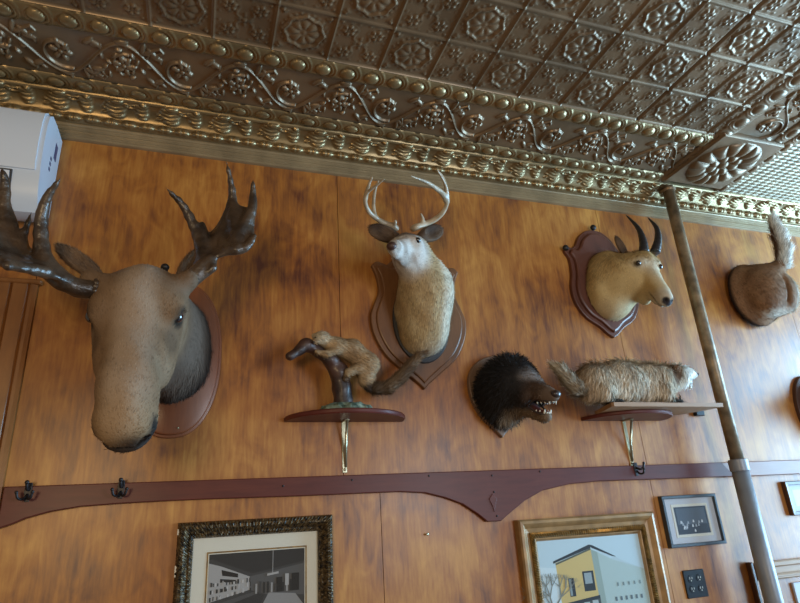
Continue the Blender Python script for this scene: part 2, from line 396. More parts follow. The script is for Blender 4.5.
# ------------------------------------------------------------------ heightfield reliefs of the pressed tin
T = 0.2032; KX0 = -1.1881
def tx(k): return (KX0 + np.asarray(k, float)) * T
def ty(Y): return np.asarray(Y, float) * T - YW
def tz(Z): return ZC + np.asarray(Z, float) * T
ROW0 = 8.238; HZ = 8.051; WALL = 10.9
def grid_obj(name, X, Y, Z, material, flip=False):
    nu, nv = X.shape; V = np.stack([X, Y, Z], -1).reshape(-1, 3); i = np.arange(nu * nv).reshape(nu, nv)
    F = np.stack([i[:-1, :-1], i[1:, :-1], i[1:, 1:], i[:-1, 1:]], -1).reshape(-1, 4)
    if flip: F = F[:, ::-1]
    me = bpy.data.meshes.new(name); me.vertices.add(len(V)); me.vertices.foreach_set('co', V.astype(np.float32).ravel())
    me.loops.add(F.size); me.loops.foreach_set('vertex_index', F.astype(np.int32).ravel()); me.polygons.add(len(F))
    me.polygons.foreach_set('loop_start', (4 * np.arange(len(F))).astype(np.int32)); me.update(calc_edges=True)
    me.polygons.foreach_set('use_smooth', [True] * len(me.polygons)); me.materials.append(material)
    o = bpy.data.objects.new(name, me); COL.objects.link(o); return struct(o)
def ridge(d, w): return np.clip(1 - (d / w) ** 2, 0, 1)
def pl_dist(X, Y, pts):
    p = np.stack([X.ravel(), Y.ravel()], 1); d = np.full(len(p), 9.0)
    for a, b in zip(pts[:-1], pts[1:]):
        a = np.array(a); b = np.array(b); ba = b - a; t = np.clip(((p - a) @ ba) / (ba @ ba + 1e-12), 0, 1)
        d = np.minimum(d, np.linalg.norm(p - a - t[:, None] * ba, axis=1))
    return d.reshape(X.shape)
def dome(X, Y, cx, cy, a, b, ang=0.0):
    c, s = math.cos(ang), math.sin(ang); x = (X - cx) * c + (Y - cy) * s; y = -(X - cx) * s + (Y - cy) * c
    return np.sqrt(np.clip(1 - (x / a) ** 2 - (y / b) ** 2, 0, 1))
def tile_flower(X, Y):
    r = np.hypot(X, Y); th = np.arctan2(Y, X)
    h = 0.55 * dome(X, Y, 0, 0, .11, .11)
    pet = np.abs(np.cos(4 * th)) ** 0.6
    h = np.maximum(h, 0.85 * pet * np.clip(1 - ((r - .32) / .24) ** 2, 0, 1) * (r > .1))
    h = np.maximum(h, 0.25 * np.clip(1 - (np.abs(th * 4 / math.pi - np.round(th * 4 / math.pi)) / .12), 0, 1) * ((r > .1) & (r < .55)))
    ro = .66 + .035 * np.cos(8 * th); h = np.maximum(h, 0.9 * ridge(r - ro, .055)); 
    ri = .59 + .03 * np.cos(8 * th); h = np.maximum(h, 0.45 * ridge(r - ri, .03))
    for k in range(24):
        a = 2 * math.pi * k / 24; q = .80 if k % 2 else .77; h = np.maximum(h, 0.6 * dome(X, Y, q * math.cos(a), q * math.sin(a), .038, .038))
    for sx in (-1, 1):
        for sy in (-1, 1):
            h = np.maximum(h, .7 * dome(X, Y, sx * .80, sy * .80, .07, .07))
            for a in (0.2, 0.79, 1.37):
                h = np.maximum(h, .55 * dome(X, Y, sx * (.80 - .12 * math.cos(a)), sy * (.80 - .12 * math.sin(a)), .05, .03, sx * sy * a))
    return h
def tile_rosettes(X, Y):
    h = np.zeros_like(X)
    for sx in (-1, 1):
        for sy in (-1, 1):
            cx, cy = .5 * sx, .5 * sy; h = np.maximum(h, .8 * dome(X, Y, cx, cy, .05, .05))
            for k in range(6):
                a = 2 * math.pi * k / 6 + .3; h = np.maximum(h, .75 * dome(X, Y, cx + .16 * math.cos(a), cy + .16 * math.sin(a), .09, .068, a))
            pts = [(sx * (.10 + .18 * math.sin(t)), sy * (.06 + .20 * (1 - math.cos(t)))) for t in np.linspace(0, 2.4, 10)]
            h = np.maximum(h, .5 * ridge(pl_dist(X, Y, pts), .03))
            h = np.maximum(h, .5 * dome(X, Y, sx * .80, sy * .80, .07, .04, sx * sy * .8))
            h = np.maximum(h, .4 * dome(X, Y, sx * .83, sy * .5, .03, .06)); h = np.maximum(h, .4 * dome(X, Y, sx * .5, sy * .83, .06, .03))
            h = np.maximum(h, .45 * dome(X, Y, sx * .83, sy * .2, .035, .035)); h = np.maximum(h, .45 * dome(X, Y, sx * .2, sy * .83, .035, .035))
    h = np.maximum(h, .7 * dome(X, Y, 0, 0, .09, .09))
    for k in range(20):
        a = 2 * math.pi * k / 20
        for cx in (-.5, .5):
            for cy in (-.5, .5): h = np.maximum(h, .4 * dome(X, Y, cx + .31 * math.cos(a), cy + .31 * math.sin(a), .026, .026))
    for a in range(4): h = np.maximum(h, .5 * dome(X, Y, .2 * math.cos(a * 1.57), .2 * math.sin(a * 1.57), .09, .04, a * 1.57))
    return h
def tile_rim(X, Y):
    m_ = np.maximum(np.abs(X), np.abs(Y)); return .75 * ridge(m_ - 1.0, .030) + 0.08 * sstep(m_, .90, .95)
NS = 44
def tin_tiles():
    k0, k1, rows = -6, 12.24, 9
    ku = np.arange(k0 * NS, int(k1 * NS) + 1) / NS; rv = np.arange(0, rows * NS + 1) / NS
    K, R_ = np.meshgrid(ku, rv, indexing='ij')
    fx = K - np.floor(K); fy = R_ - np.floor(R_); X = 2 * fx - 1; Y = 2 * fy - 1
    u = np.linspace(0, 1, NS, endpoint=False); UX, UY = np.meshgrid(2 * u - 1, 2 * u - 1, indexing='ij')
    A_ = tile_flower(UX, UY); B_ = tile_rosettes(UX, UY)
    ix = np.round(fx * NS).astype(int) % NS; iy = np.round(fy * NS).astype(int) % NS
    par = (np.floor(K + 1e-6) + np.floor(R_ + 1e-6)) % 2 == 0
    h = np.where(par, A_[ix, iy], B_[ix, iy]); h = np.maximum(h, tile_rim(X, Y))
    # dark lap joints between pressed sheets
    seam = np.abs(K - 10.0) < 0.035; h = np.where(seam & (np.abs(X) > .9), -0.9, h)
    return grid_obj('ceiling', tx(K), ty(ROW0 - R_), tz(HZ - h * 0.052), M['tin'])
tin_tiles()
def bead_h(s, v):
    base = np.sqrt(np.clip(1 - v * v, 0, 1)) * .62
    q = np.hypot((s - .34) / .30, v / .60); egg = np.sqrt(np.clip(1 - q * q, 0, 1)) * .55
    rg = .20 * np.clip(1 - ((q - 1.32) / .15) ** 2, 0, 1) * (s > .30) + .20 * np.clip(1 - ((q - 1.75) / .15) ** 2, 0, 1) * (s > .36)
    gr = -.18 * np.clip(1 - ((q - 1.06) / .10) ** 2, 0, 1)
    return (base + egg + rg + gr) * (1 - 0.0 * v)
BP = 0.47
def bead_x(name, k0, k1, Y0, Y1, zb, H=0.115, material=None):
    ks = np.arange(k0, k1, BP / 26); vv = np.linspace(-1, 1, 19); K, Vv = np.meshgrid(ks, vv, indexing='ij')
    h = bead_h((K / BP) % 1.0, Vv); Yc, hw = (Y0 + Y1) / 2, (Y1 - Y0) / 2
    return grid_obj(name, tx(K), ty(Yc + hw * Vv), tz(zb - H * h), material or M['tingold'], flip=True)
def bead_y(name, X0, X1, Y0, Y1, zb, H=0.13, material=None):
    ys = np.arange(Y0, Y1, BP / 22); vv = np.linspace(-1, 1, 19); Yy, Vv = np.meshgrid(ys, vv, indexing='ij')
    h = bead_h((Yy / BP) % 1.0, Vv); Xc, hw = (X0 + X1) / 2, (X1 - X0) / 2
    return grid_obj(name, tx(Xc + hw * Vv), ty(Yy), tz(zb - H * h), material or M['tingold'])
def scroll_unit(nu, nv):
    """period 2 along u, width 1 across (-.5..+.5)"""
    X, Y = np.meshgrid(np.linspace(0, 2, nu, endpoint=False), np.linspace(-.5, .5, nv), indexing='ij'); h = np.zeros_like(X)
    for off in (-2, 0, 2):
        stem = [(off + t, .37 * math.sin(math.pi * t)) for t in np.linspace(0, 2, 30)]
        h = np.maximum(h, .6 * ridge(pl_dist(X, Y, stem), .026))
        for hf, sg in ((0.5, 1), (1.5, -1)):
            cx = off + hf; cy = -.04 * sg; big = sg > 0
            r0 = .34 if big else .24
            sp = [(cx + (r0 - .05 * t) * math.cos(sg * (1.2 + t)) * 1.1, cy + (r0 - .05 * t) * math.sin(sg * (1.2 + t))) for t in np.linspace(0, 5.0 if big else 3.2, 30)]
            h = np.maximum(h, .7 * ridge(pl_dist(X, Y, sp), .030))
            for a, q, ln, wd in ((.2, .10, .10, .05), (1.2, .12, .09, .045), (2.3, .11, .10, .05), (3.4, .12, .10, .05), (4.5, .13, .11, .05), (5.4, .11, .09, .045)):
                h = np.maximum(h, .8 * dome(X, Y, cx + q * math.cos(a), cy + q * math.sin(a), ln * .9, wd, a))
            h = np.maximum(h, .9 * dome(X, Y, cx, cy, .045, .045))
            if not big:
                for k in range(16):
                    a = k * 2.4; q = .16 + .021 * k; h = np.maximum(h, .75 * dome(X, Y, cx + q * math.cos(a), cy + .62 * q * math.sin(a), .065, .030, a * .7))
            for dx, dy, a in ((.42, .30, .5), (.34, .36, 1.3), (.55, .22, -.2), (-.42, .30, -.5), (-.5, -.30, .7), (.46, -.33, -.7), (.0, .42, 0.1)):
                h = np.maximum(h, .6 * dome(X, Y, cx + dx, sg * dy * .95, .12, .045, a * sg)); h = np.maximum(h, .5 * dome(X, Y, cx + dx + .07, sg * dy * .95 + .05, .07, .03, a * sg + 1.2))
            br = [(cx + .40, sg * .18), (cx + .48, sg * .33), (cx + .62, sg * .40), (cx + .68, sg * .33), (cx + .62, sg * .29)]
            h = np.maximum(h, .5 * ridge(pl_dist(X, Y, br), .022))
    return h
SU = scroll_unit(200, 96)
def frieze(name, along, a0, a1, c0, c1, zb, H=0.085):
    s = np.arange(a0, a1, 2 / 200); v = np.linspace(0, 1, 96); S, Vv = np.meshgrid(s, v, indexing='ij')
    h = SU[(np.round((S - a0) * 100).astype(int)) % 200, np.round(Vv * 95).astype(int)]
    C_ = c0 + (c1 - c0) * Vv
    if along == 'x': return grid_obj(name, tx(S), ty(C_), tz(zb - H * h), M['tin'], flip=True)
    return grid_obj(name, tx(C_), ty(S), tz(zb - H * h), M['tin'])
frieze('trim_1', 'x', -6, 12.3, 8.66, 9.92, HZ + .01)
bead_x('trim_2', -6, 12.25, 8.25, 8.68, HZ); bead_x('trim_3', -6, 12.25, 9.88, 10.22, HZ, .09)
YB0 = -0.8
frieze('trim_4', 'y', YB0, ROW0 - .17, 12.66, 13.86, HZ + .01)
bead_y('trim_5', 12.20, 12.68, YB0, 10.2, HZ, .09, M['tin']); bead_y('trim_6', 13.84, 14.22, YB0, ROW0 - .2, HZ, .08, M['tin']); bead_y('trim_7', 14.2, 14.56, YB0, 10.25, HZ, .09, M['tin'])
# rosette block dropped at the crossing
def rosette_block():
    x0, x1, y0, y1 = 12.32, 14.2, 8.05, 10.02
    u = np.linspace(-1, 1, 121); X, Y = np.meshgrid(u, u, indexing='ij'); E_ = np.maximum(np.abs(X), np.abs(Y)); X = X / 1.16; Y = Y / 1.16; r = np.hypot(X, Y); th = np.arctan2(Y, X)
    h = .9 * dome(X, Y, 0, 0, .12, .12)
    h = np.maximum(h, 1.0 * np.abs(np.cos(4 * th)) ** .5 * np.clip(1 - ((r - .26) / .15) ** 2, 0, 1))
    h = np.maximum(h, 1.15 * np.abs(np.sin(7 * th)) ** .45 * np.sqrt(np.clip(1 - ((r - .55) / .21) ** 2, 0, 1)))
    h = np.maximum(h, .18 * (r < .72))
    Z = HZ - .13 - .11 * h; X = X * 1.16; Y = Y * 1.16; Z = np.where(E_ > .995, HZ + .02, Z)
    Xc = (x0 + x1) / 2 + (x1 - x0) / 2 * X; Yc = (y0 + y1) / 2 + (y1 - y0) / 2 * Y
    return grid_obj('trim_8', tx(Xc), ty(Yc), tz(Z), M['tin'], flip=True)
rosette_block()
def cornice():
    # profile (Y, Z) in tile units, room side first
    prof = [(10.20, 8.06), (10.23, 7.99), (10.27, 7.965), (10.30, 7.985), (10.36, 7.985), (10.44, 7.965), (10.52, 7.92), (10.58, 7.86), (10.62, 7.79), (10.63, 7.73), (10.64, 7.69), (10.68, 7.66), (10.72, 7.64)]
    pr = catmull([(a, b) for a, b in prof], 5); pr = np.array(pr); n = len(pr)
    tg = np.gradient(pr, axis=0); tg /= np.linalg.norm(tg, axis=1, keepdims=True); nr = np.stack([tg[:, 1], -tg[:, 0]], 1)
    arc = np.concatenate([[0], np.cumsum(np.linalg.norm(np.diff(pr, axis=0), axis=1))]); arc /= arc[-1]
    ks = np.arange(-6, 20, 1 / 36); K, I = np.meshgrid(ks, np.arange(n), indexing='ij'); a = arc[I]; s = K % 1.0
    # acanthus leaves on the cyma
    v = np.clip((a - .12) / .60, 0, 1); on = ((a > .12) & (a < .74)).astype(float)
    def leaf(s, v, c, w, top):
        x = (s - c - .18 * (v - .5) ** 2 + .05); hw = w * np.sqrt(np.clip(1 - ((v - .48) / top) ** 2, 0, 1)) + 1e-4
        L_ = np.clip(1 - (x / hw) ** 2, 0, 1); fl = .55 + .45 * np.abs(np.sin(v * 15 + 9 * np.abs(x))); return L_ ** .5 * fl
    h = leaf(s, v, .30, .20, .52) + .9 * leaf(s, v, .78, .13, .44) + leaf(s - 1, v, .30, .20, .52)
    curl = ridge(np.hypot((s - .53) / .75, (v - .28)) - .14, .05) * .8 + ridge(np.hypot((s - .03) / .75, (v - .68)) - .11, .05) * .7
    h = np.maximum(h, curl) * on
    # tongue leaves along the lower edge
    w_ = np.clip((a - .74) / .22, 0, 1); on2 = ((a > .74) & (a < .97)).astype(float); s3 = (K * 3) % 1.0
    tng = np.sqrt(np.clip(1 - ((s3 - .5) / .42) ** 2 - ((w_ - .5) / .48) ** 2, 0, 1)) * (1 - .45 * ridge(s3 - .5, .08))
    h = h + tng * on2 * .8
    Y = pr[I, 0] + nr[I, 0] * h * -.055 * -1; Z = pr[I, 1] + nr[I, 1] * h * .055
    # make sure relief points to the room (down and towards -Y)
    sgn = -1 if (nr[:, 0].mean() > 0) else 1
    Y = pr[I, 0] + sgn * nr[I, 0] * h * .075; Z = pr[I, 1] + sgn * nr[I, 1] * h * .075
    grid_obj('trim_9', tx(K), ty(Y), tz(Z), M['tingold'], flip=True)
    # stepped picture moulding under it
    p2 = [(10.74, 7.66), (10.72, 7.60), (10.735, 7.585), (10.735, 7.565), (10.755, 7.56), (10.755, 7.535), (10.765, 7.53), (10.765, 7.50), (10.79, 7.495), (10.79, 7.43), (10.805, 7.425), (10.805, 7.395), (10.82, 7.39), (10.825, 7.345), (10.86, 7.335), (10.91, 7.335)]
    R = []
    for k in (-6, 20):
        R.append([(float(tx(k)), float(ty(y)), float(tz(z))) for y, z in p2])
    mb = MB(); mb.rings(R, cap=False, closed=False); o = mb.build('trim_10', M['picmould']); struct(o)
cornice()
def corrugated():
    st = 0.125 / 8; k = np.arange(14.54, 20, st); y = np.arange(6.6, 10.24, st); K, Y = np.meshgrid(k, y, indexing='ij')
    h = np.abs(np.sin(K * math.pi / .25)) * .5 + np.abs(np.sin(Y * math.pi / .125)) * .7
    return grid_obj('trim_11', tx(K), ty(Y), tz(HZ + .02 - h * .045), M['tinpale'])
corrugated()

# ------------------------------------------------------------------ room shell
mb = MB(); edges = [-1.9, -0.585, 0.527, 1.93, 3.15, 4.3]
low_e = list(edges); low_e[2] = float(P(382.5, 552, 0)[0])
for a, b in zip(edges[:-1], edges[1:]): mb.box(a + .0012, b - .0012, 0.0, 0.02, 1.742, 3.25)
for a, b in zip(low_e[:-1], low_e[1:]): mb.box(a + .0012, b - .0012, 0.0, 0.02, 0, 1.7408)
mb.box(-1.9, 4.3, 0.012, 0.10, 0, 3.3)
struct(mb.build('wall_back', M['veneer']))
mb = MB(); mb.box(-1.9, 4.3, -3.9, 0.0, -.1, 0); struct(mb.build('floor', M['floor']))
# plain upper deck carrying the pressed tin
mb = MB(); mb.box(-1.9, 4.3, -3.9, 0.1, float(tz(HZ)) + .02, float(tz(HZ)) + .1); struct(mb.build('trim_12', M['tin']))
# left casing with fluted face and capping
mb = MB(); xr = -0.572
prof = [(xr, 0), (xr, -.014), (xr - .012, -.018), (xr - .022, -.018), (xr - .026, -.012), (xr - .032, -.018), (xr - .075, -.020), (xr - .080, -.012), (xr - .086, -.020), (xr - .16, -.022), (xr - .165, -.014), (xr - .171, -.022), (xr - .26, -.022), (xr - .26, 0)]
mb.rings([[(x, y, z) for x, y in prof] for z in (0.0, 2.462)]); struct(mb.build('trim_13', M['casing']))
mb = MB(); mb.box(xr - .5, xr + .012, -.026, 0, 2.462, 2.480, .004); struct(mb.build('trim_14', M['casing']))
# pale moulding right of the pipe
mb = MB(); mb.box(2.40, 3.4, -.022, 0, 1.312, 1.336, .005); mb.box(2.40, 3.4, -.012, 0, 1.285, 1.312); mb.box(2.40, 3.4, -.03, 0, 1.262, 1.285, .006); struct(mb.build('trim_15', M['plank']))
mb = MB(); mb.box(2.358, 2.376, -.03, 0, .9, 1.342, .004); struct(mb.build('trim_16', M['framebrown']))

# ------------------------------------------------------------------ coat rack rail
def wz(u, v, d=.02): q = P(u, v, d); return (q[0], q[2])
low = [(0, 529), (12, 524), (25, 518.5), (50, 511.7), (80, 506.7), (117.5, 503.7), (160, 501.3), (200, 499.4), (300, 496), (400, 491.7), (425, 492.8), (445, 497.6), (462.5, 504), (477.5, 513.7), (487.5, 521.7), (501, 521), (510, 513), (525, 500.5), (542.5, 490.5), (570, 484), (600, 481), (660, 479), (735, 476.2)]
L_ = [wz(*q) for q in low]; top_l = [(2.345, 1.775), (-0.566, 1.775)]
L_[0] = (-0.566, L_[0][1])
mb = MB(); mb.prism(L_ + top_l, -.0005, -.022, .003); rail_t = thing('coat_rack_board', (0.9, 0, 1.74), 'long dark red-brown scalloped wooden coat rail running below the animal mounts', 'coat rail')
mb.build('board', M['redwood'], rail_t)
mb = MB(); q = P(493, 500, .022)
mb.prism([(q[0], q[2] + .024), (q[0] + .018, q[2] + .004), (q[0] + .007, q[2] - .02), (q[0], q[2] - .045), (q[0] - .007, q[2] - .02), (q[0] - .018, q[2] + .004)], -.0215, -.0250, .0015)
mb.build('carved_ornament', M['redwood'], rail_t)
for (u, v) in ((492, 475.5), (494, 492), (497, 516), (429, 475.8), (540, 471.5), (283, 486), (352, 480)):
    q = P(u, v, .022); mb = MB(); mb.ball((q[0], -.022, q[2]), (.004, .003, .004), 10, 6); mb.build('screw', M['iron'], rail_t, True)
mb = MB(); mb.box(2.35, 3.6, -.02, 0, 1.708, 1.775, .003); tag(mb.build('wall_rail', M['railright']), 'faded lighter wooden rail continuing on the wall right of the pipe', 'rail')
def coat_hook(u, v, label, ornate):
    c = P(u, v, .024); x, z = c[0], c[2]; t = thing('coat_hook', (x, -.022, z), label, 'hook', 'coat hooks on the scalloped rail')
    mb = MB(); mb.prism([(x - .009, z + .028), (x + .009, z + .028), (x + .011, z), (x + .006, z - .03), (x - .006, z - .03), (x - .011, z)], -.021, -.026, .001); mb.build('back_plate', M['iron'], t)
    mb = MB()
    if ornate:
        mb.tube(catmull([(x, -.026, z + .012), (x, -.040, z + .006), (x, -.050, z + .014), (x, -.054, z + .026)], 5), .0045, 8); mb.ball((x, -.054, z + .027), .007, 10, 6)
    else: mb.tube(catmull([(x, -.026, z + .005), (x + .008, -.04, z - .002), (x + .022, -.045, z + .004), (x + .030, -.045, z + .022)], 5), .0048, 8); mb.ball((x + .030, -.045, z + .023), .006, 10, 6)
    mb.build('upper_prong', M['iron'], t, True)
    mb = MB()
    for sx in ((-1, 1) if ornate else (1,)):
        e = .012 if ornate else .004
        mb.tube(catmull([(x, -.026, z - .008), (x + sx * e * .6, -.042, z - .022), (x + sx * e * 1.4, -.06, z - .02), (x + sx * e * 1.8, -.066, z - .004)], 5), .004, 8); mb.ball((x + sx * e * 1.8, -.066, z - .003), .0055, 10, 6)
    mb.build('lower_prong', M['iron'], t, True)
coat_hook(28, 492, 'dark iron double coat hook at the far left end of the rail', True)
coat_hook(121, 489, 'dark iron double coat hook on the rail below the moose muzzle', True)
coat_hook(636, 469, 'curled black coat hook below the bracket of the furry animal with a pale head', False)

q = P(426, 534.5, 0); mb = MB(); mb.tube([(q[0], .002, q[2]), (q[0], -.014, q[2] + .001)], .0018, 8); mb.tube([(q[0], -.0135, q[2] + .001), (q[0], -.0155, q[2] + .001)], .0048, 10); tag(mb.build('nail', M['brass'], None, True), 'small bare nail in the wall below the rail, between the two large pictures', 'nail')

# ------------------------------------------------------------------ vertical pipe
px, py = 2.336, -.12
t = thing('vertical_pipe', (px, py, 0), 'tall vertical metal pipe crossing in front of the wall up to the ceiling cornice', 'pipe')
mb = MB(); mb.tube([(px, py, z) for z in (1.775, 2.3, 2.8, float(tz(7.95)))], .0295, 24); mb.build('upper_pipe', M['pipeold'], t, True)
mb = MB(); mb.tube([(px, py, z) for z in (0, .6, 1.2, 1.735)], .037, 24); mb.build('lower_pipe', M['pipegrey'], t, True)
mb = MB(); mb.tube([(px, py, z) for z in (1.725, 1.728, 1.775, 1.779)], [.038, .0415, .0415, .031], 24); smooth_by_angle(mb.build('coupling', M['pipegrey'], t))
mb = MB(); mb.tube([(px, py, float(tz(7.80))), (px, py, float(tz(7.86)))], [.035, .039], 24); smooth_by_angle(mb.build('collar', M['tin'], t))

# ------------------------------------------------------------------ air conditioner
def aircon():
    t = thing('air_conditioner', (-.97, 0, 2.9), 'white wall-mounted air conditioner in the upper left corner under the cornice', 'air conditioner')
    pr = [(0, 3.08), (.10, 3.083), (.165, 3.075), (.196, 3.05), (.208, 3.01), (.211, 2.93), (.205, 2.85), (.196, 2.812), (.185, 2.76), (.165, 2.715), (.135, 2.685), (.09, 2.68), (0, 2.715)]
    mb = MB(); mb.rings([[(x, -d, z) for d, z in pr] for x in (-1.36, -.58)]); o = smooth_by_angle(mb.build('casing', M['white'], t), .5)
    cv = [(.03, 3.088), (.10, 3.090), (.17, 3.082), (.204, 3.055), (.216, 3.01), (.219, 2.93), (.213, 2.85), (.204, 2.818), (.19, 2.818), (.19, 3.0), (.15, 3.06), (.03, 3.07)]
    mb = MB(); mb.rings([[(x, -d, z) for d, z in cv] for x in (-1.362, -.5955)]); smooth_by_angle(mb.build('front_cover', M['whitecover'], t), .5)
    fl = [(.2, 2.806), (.206, 2.802), (.192, 2.757), (.172, 2.712), (.14, 2.679), (.13, 2.683), (.16, 2.717), (.18, 2.76)]
    mb = MB(); mb.rings([[(x, -d, z) for d, z in fl] for x in (-1.30, -.668)]); smooth_by_angle(mb.build('air_flap', M['whitecover'], t), .5)
    mb = MB(); mb.rings([[(x, -d + .0045, z) for d, z in [(.2, 2.812), (.21, 2.808), (.192, 2.75), (.15, 2.678), (.14, 2.69), (.17, 2.76)]] for x in (-1.305, -.662)]); mb.build('flap_gap', M['dark'], t)
    mb = MB(); mb.box(-.5805, -.5785, -.075, -.045, 2.955, 3.02); mb.build('label', M['label'], t)
    for i in range(3):
        mb = MB(); mb.box(-.5805, -.5785, -.112, -.096, 2.925 - .022 * i, 2.937 - .022 * i); mb.build('vent_slot', M['label'], t)
aircon()

# ------------------------------------------------------------------ MOOSE
def moose():
    t = thing('moose_head_mount', (-.045, 0, 2.2), 'large brown moose head with dark palmate antlers on a reddish oval plaque', 'mounted moose head')
    cx, cz = -.095, 2.215; pts = [(cx + .160 * np.sign(math.cos(a)) * abs(math.cos(a)) ** .85, cz + .295 * np.sign(math.sin(a)) * abs(math.sin(a)) ** .9) for a in np.linspace(0, 2 * math.pi, 61)[:-1]]
    mb = MB(); mb.prism(pts, 0, -.014, .003); mb.prism([(cx + (p[0] - cx) * .95, cz + (p[1] - cz) * .97) for p in pts], -.013, -.026, .008); smooth_by_angle(mb.build('plaque', M['boardred'], t), .5)
    q = P(178, 428, .026); mb = MB(); mb.ball(q, (.004, .003, .004), 8, 6); mb.build('screw', M['brass'], t, True)
    eR = P(180, 312.4, .480); eL = P(91, 320, .484); N_ = P(119, 419.5, .655); mid = (eR + eL) / 2
    ya = eR - eL  # towards image right
    Fv = N_ - mid; Uv = np.cross(ya, Fv) * -1
    if Uv[1] > 0: Uv = -Uv
    fr = Frame(mid, Fv, Uv)
    hw = abs(fr.l(eR)[1]); ys = np.sign(fr.l(eR)[1])
    nl = np.linalg.norm(Fv)
    nk = fr.l([-.105, -.01, 2.235]); nk2 = fr.l([-.105, -.01, 2.15]); nk3 = fr.l([-.10, -.01, 2.33])
    pr = [(.05, 'e', (-.055, 0, -.055), (.115, .112, .090)), (.06, 'c', (.0, 0, -.05), (nl * .60, 0, -.040), .086, .070),
          (.05, 'e', (nl * .78, 0, -.046), (.110, .070, .070)), (.03, 'e', (nl * .90, .026, -.074), (.052, .048, .056)), (.03, 'e', (nl * .90, -.026, -.074), (.052, .048, .056)), (.03, 'e', (nl * .86, 0, -.115), (.060, .052, .034)),
          (.04, 'c', (-.03, 0, -.14), (nl * .74, 0, -.125), .062, .040), (.03, 'e', (nl * .80, 0, -.135), (.05, .042, .028)),
          (.03, 'e', (-.03, .098, .002), (.058, .028, .028)), (.03, 'e', (-.03, -.098, .002), (.058, .028, .028)),
          (.04, 'e', (.06, .068, -.09), (.12, .046, .07)), (.04, 'e', (.06, -.068, -.09), (.12, .046, .07)),
          (.10, 'c', (-.09, 0, -.06), tuple(nk), .10, .118), (.09, 'c', (-.06, 0, -.13), tuple(nk2), .08, .108), (.09, 'c', (-.12, 0, -.03), tuple(nk3), .08, .10)]
    for s in (-1, 1):
        pr += [(.02, 'c', (-.10, s * .085, .015), (-.13, s * .135, .03), .034, .030)]
        pr += [(-.010, 'e', (-.004, s * (hw + .006), -.010), (.030, .020, .020)), (-.015, 'e', (nl * .99, s * .046, -.085), (.040, .014, .020), rot('Z', s * 25))]
        pr += [(-.02, 'c', (.03, s * (hw + .012), -.02), (.14, s * (hw - .004), -.045), .016, .010), (-.012, 'e', (nl * .90, s * .072, -.070), (.026, .012, .014)), (.03, 'e', (nl * .52, s * .030, -.012), (.10, .022, .022))]
        pr += [(.015, 'e', (-.014, s * (hw - .004), .012), (.034, .014, .008))]
    pr += [(-.01, 'e', (nl * .86, 0, -.104), (.14, .12, .0065))]
    V, F = sculpt(pr, .0075, disp=lambda g: .0022 * noise3(g, 60, 3) + .003 * noise3(g, 22, 5))
    Wd = fr.w(V)
    keep = Wd[:, 1] < -.012
    Wd[:, 1] = np.minimum(Wd[:, 1], -.018)
    def colf(p):
        l = fr.l(p); n = noise3(p, 40, 2) * .5 + noise3(p, 110, 8) * .5
        back = sstep(-l[:, 0], .10, .26); dz = sstep(-p[:, 1], .30, .10)
        c = colour((.150, .090, .048), (.5 + .5 * n, (.215, .137, .078)), (sstep(noise3(p, 14, 21), .1, 1.0) * .5, (.12, .072, .042)), (sstep(noise3(p * np.array([1, 1, .4]), 75, 31), .2, 1.0) * .35, (.27, .19, .12)), (sstep(-l[:, 0], .02, .10) * .5, (.10, .062, .038)), ((1 - sstep(np.abs(l[:, 1]), .02, .075)) * sstep(l[:, 2], -.06, .0) * .75, (.33, .255, .19)),  # pale stripe down the face centre: daylight sheen put into the fur colour
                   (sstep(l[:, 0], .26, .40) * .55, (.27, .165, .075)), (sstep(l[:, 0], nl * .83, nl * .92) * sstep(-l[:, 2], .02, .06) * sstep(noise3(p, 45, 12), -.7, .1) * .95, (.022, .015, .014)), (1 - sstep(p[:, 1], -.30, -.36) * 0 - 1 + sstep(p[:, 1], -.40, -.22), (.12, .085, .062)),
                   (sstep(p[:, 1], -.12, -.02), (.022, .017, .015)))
        for s in (-1, 1):
            c = c * (1 - blob(l, (-.004, s * hw, -.010), .046)[:, None] * .85) * (1 - blob(l, (nl * .90, s * .070, -.070), .030)[:, None] * .8) * (1 - blob(l, (.07, s * hw * .98, -.035), .055)[:, None] * .35)  # darker tear crease below each eye: its shade put into the fur colour
            c = c * (1 - blob(l, (nl * .99, s * .046, -.085), .028)[:, None] * .92)
        c = c * (1 - (np.exp(-((l[:, 2] + .104) / .007) ** 2) * sstep(l[:, 0], nl * .72, nl * .8) * .85)[:, None])
        return c
    furry('head', Wd, F, colf, lambda p: np.where((p[:, 1] > -.36)[:, None], np.array([0.05, .6, -.8]), np.array([0, .35, .45]) + .0 * p), t, 30000, .0115, .0019, .10, .25, var=(.72, 1.35), lenf=lambda p: 1 + 3.2 * sstep(p[:, 1], -.22, -.03))
    for s in (1, -1):
        c = fr.w((-.006, s * (surf_y(V, -.006, -.008, s) + .001), -.008)); mb = MB(); mb.ball(c, .0195, 20, 14); mb.build('eye', M['eye'], t, True)
        # ear behind the antler
        a, e = (P(178, 287, .36), P(198, 251, .31)) if s * ys > 0 else (P(109, 284, .37), P(50, 240, .34))
        Ve, Fe = sculpt([(.03, 'e', (0, 0, 0), (.095, .030, .020)), (-.012, 'e', (.01, 0, .022), (.080, .019, .016))], .006)
        fe = Frame((a + e) / 2, e - a, [0, -1, .3]); We = fe.w(Ve)
        furry('ear', We, Fe, lambda p: colour((.16, .10, .06), (.5 + .5 * noise3(p, 50, 4), (.09, .06, .04))), lambda p: np.tile(e - a, (len(p), 1)), t, 1500, .014, .0014, .3, .4)
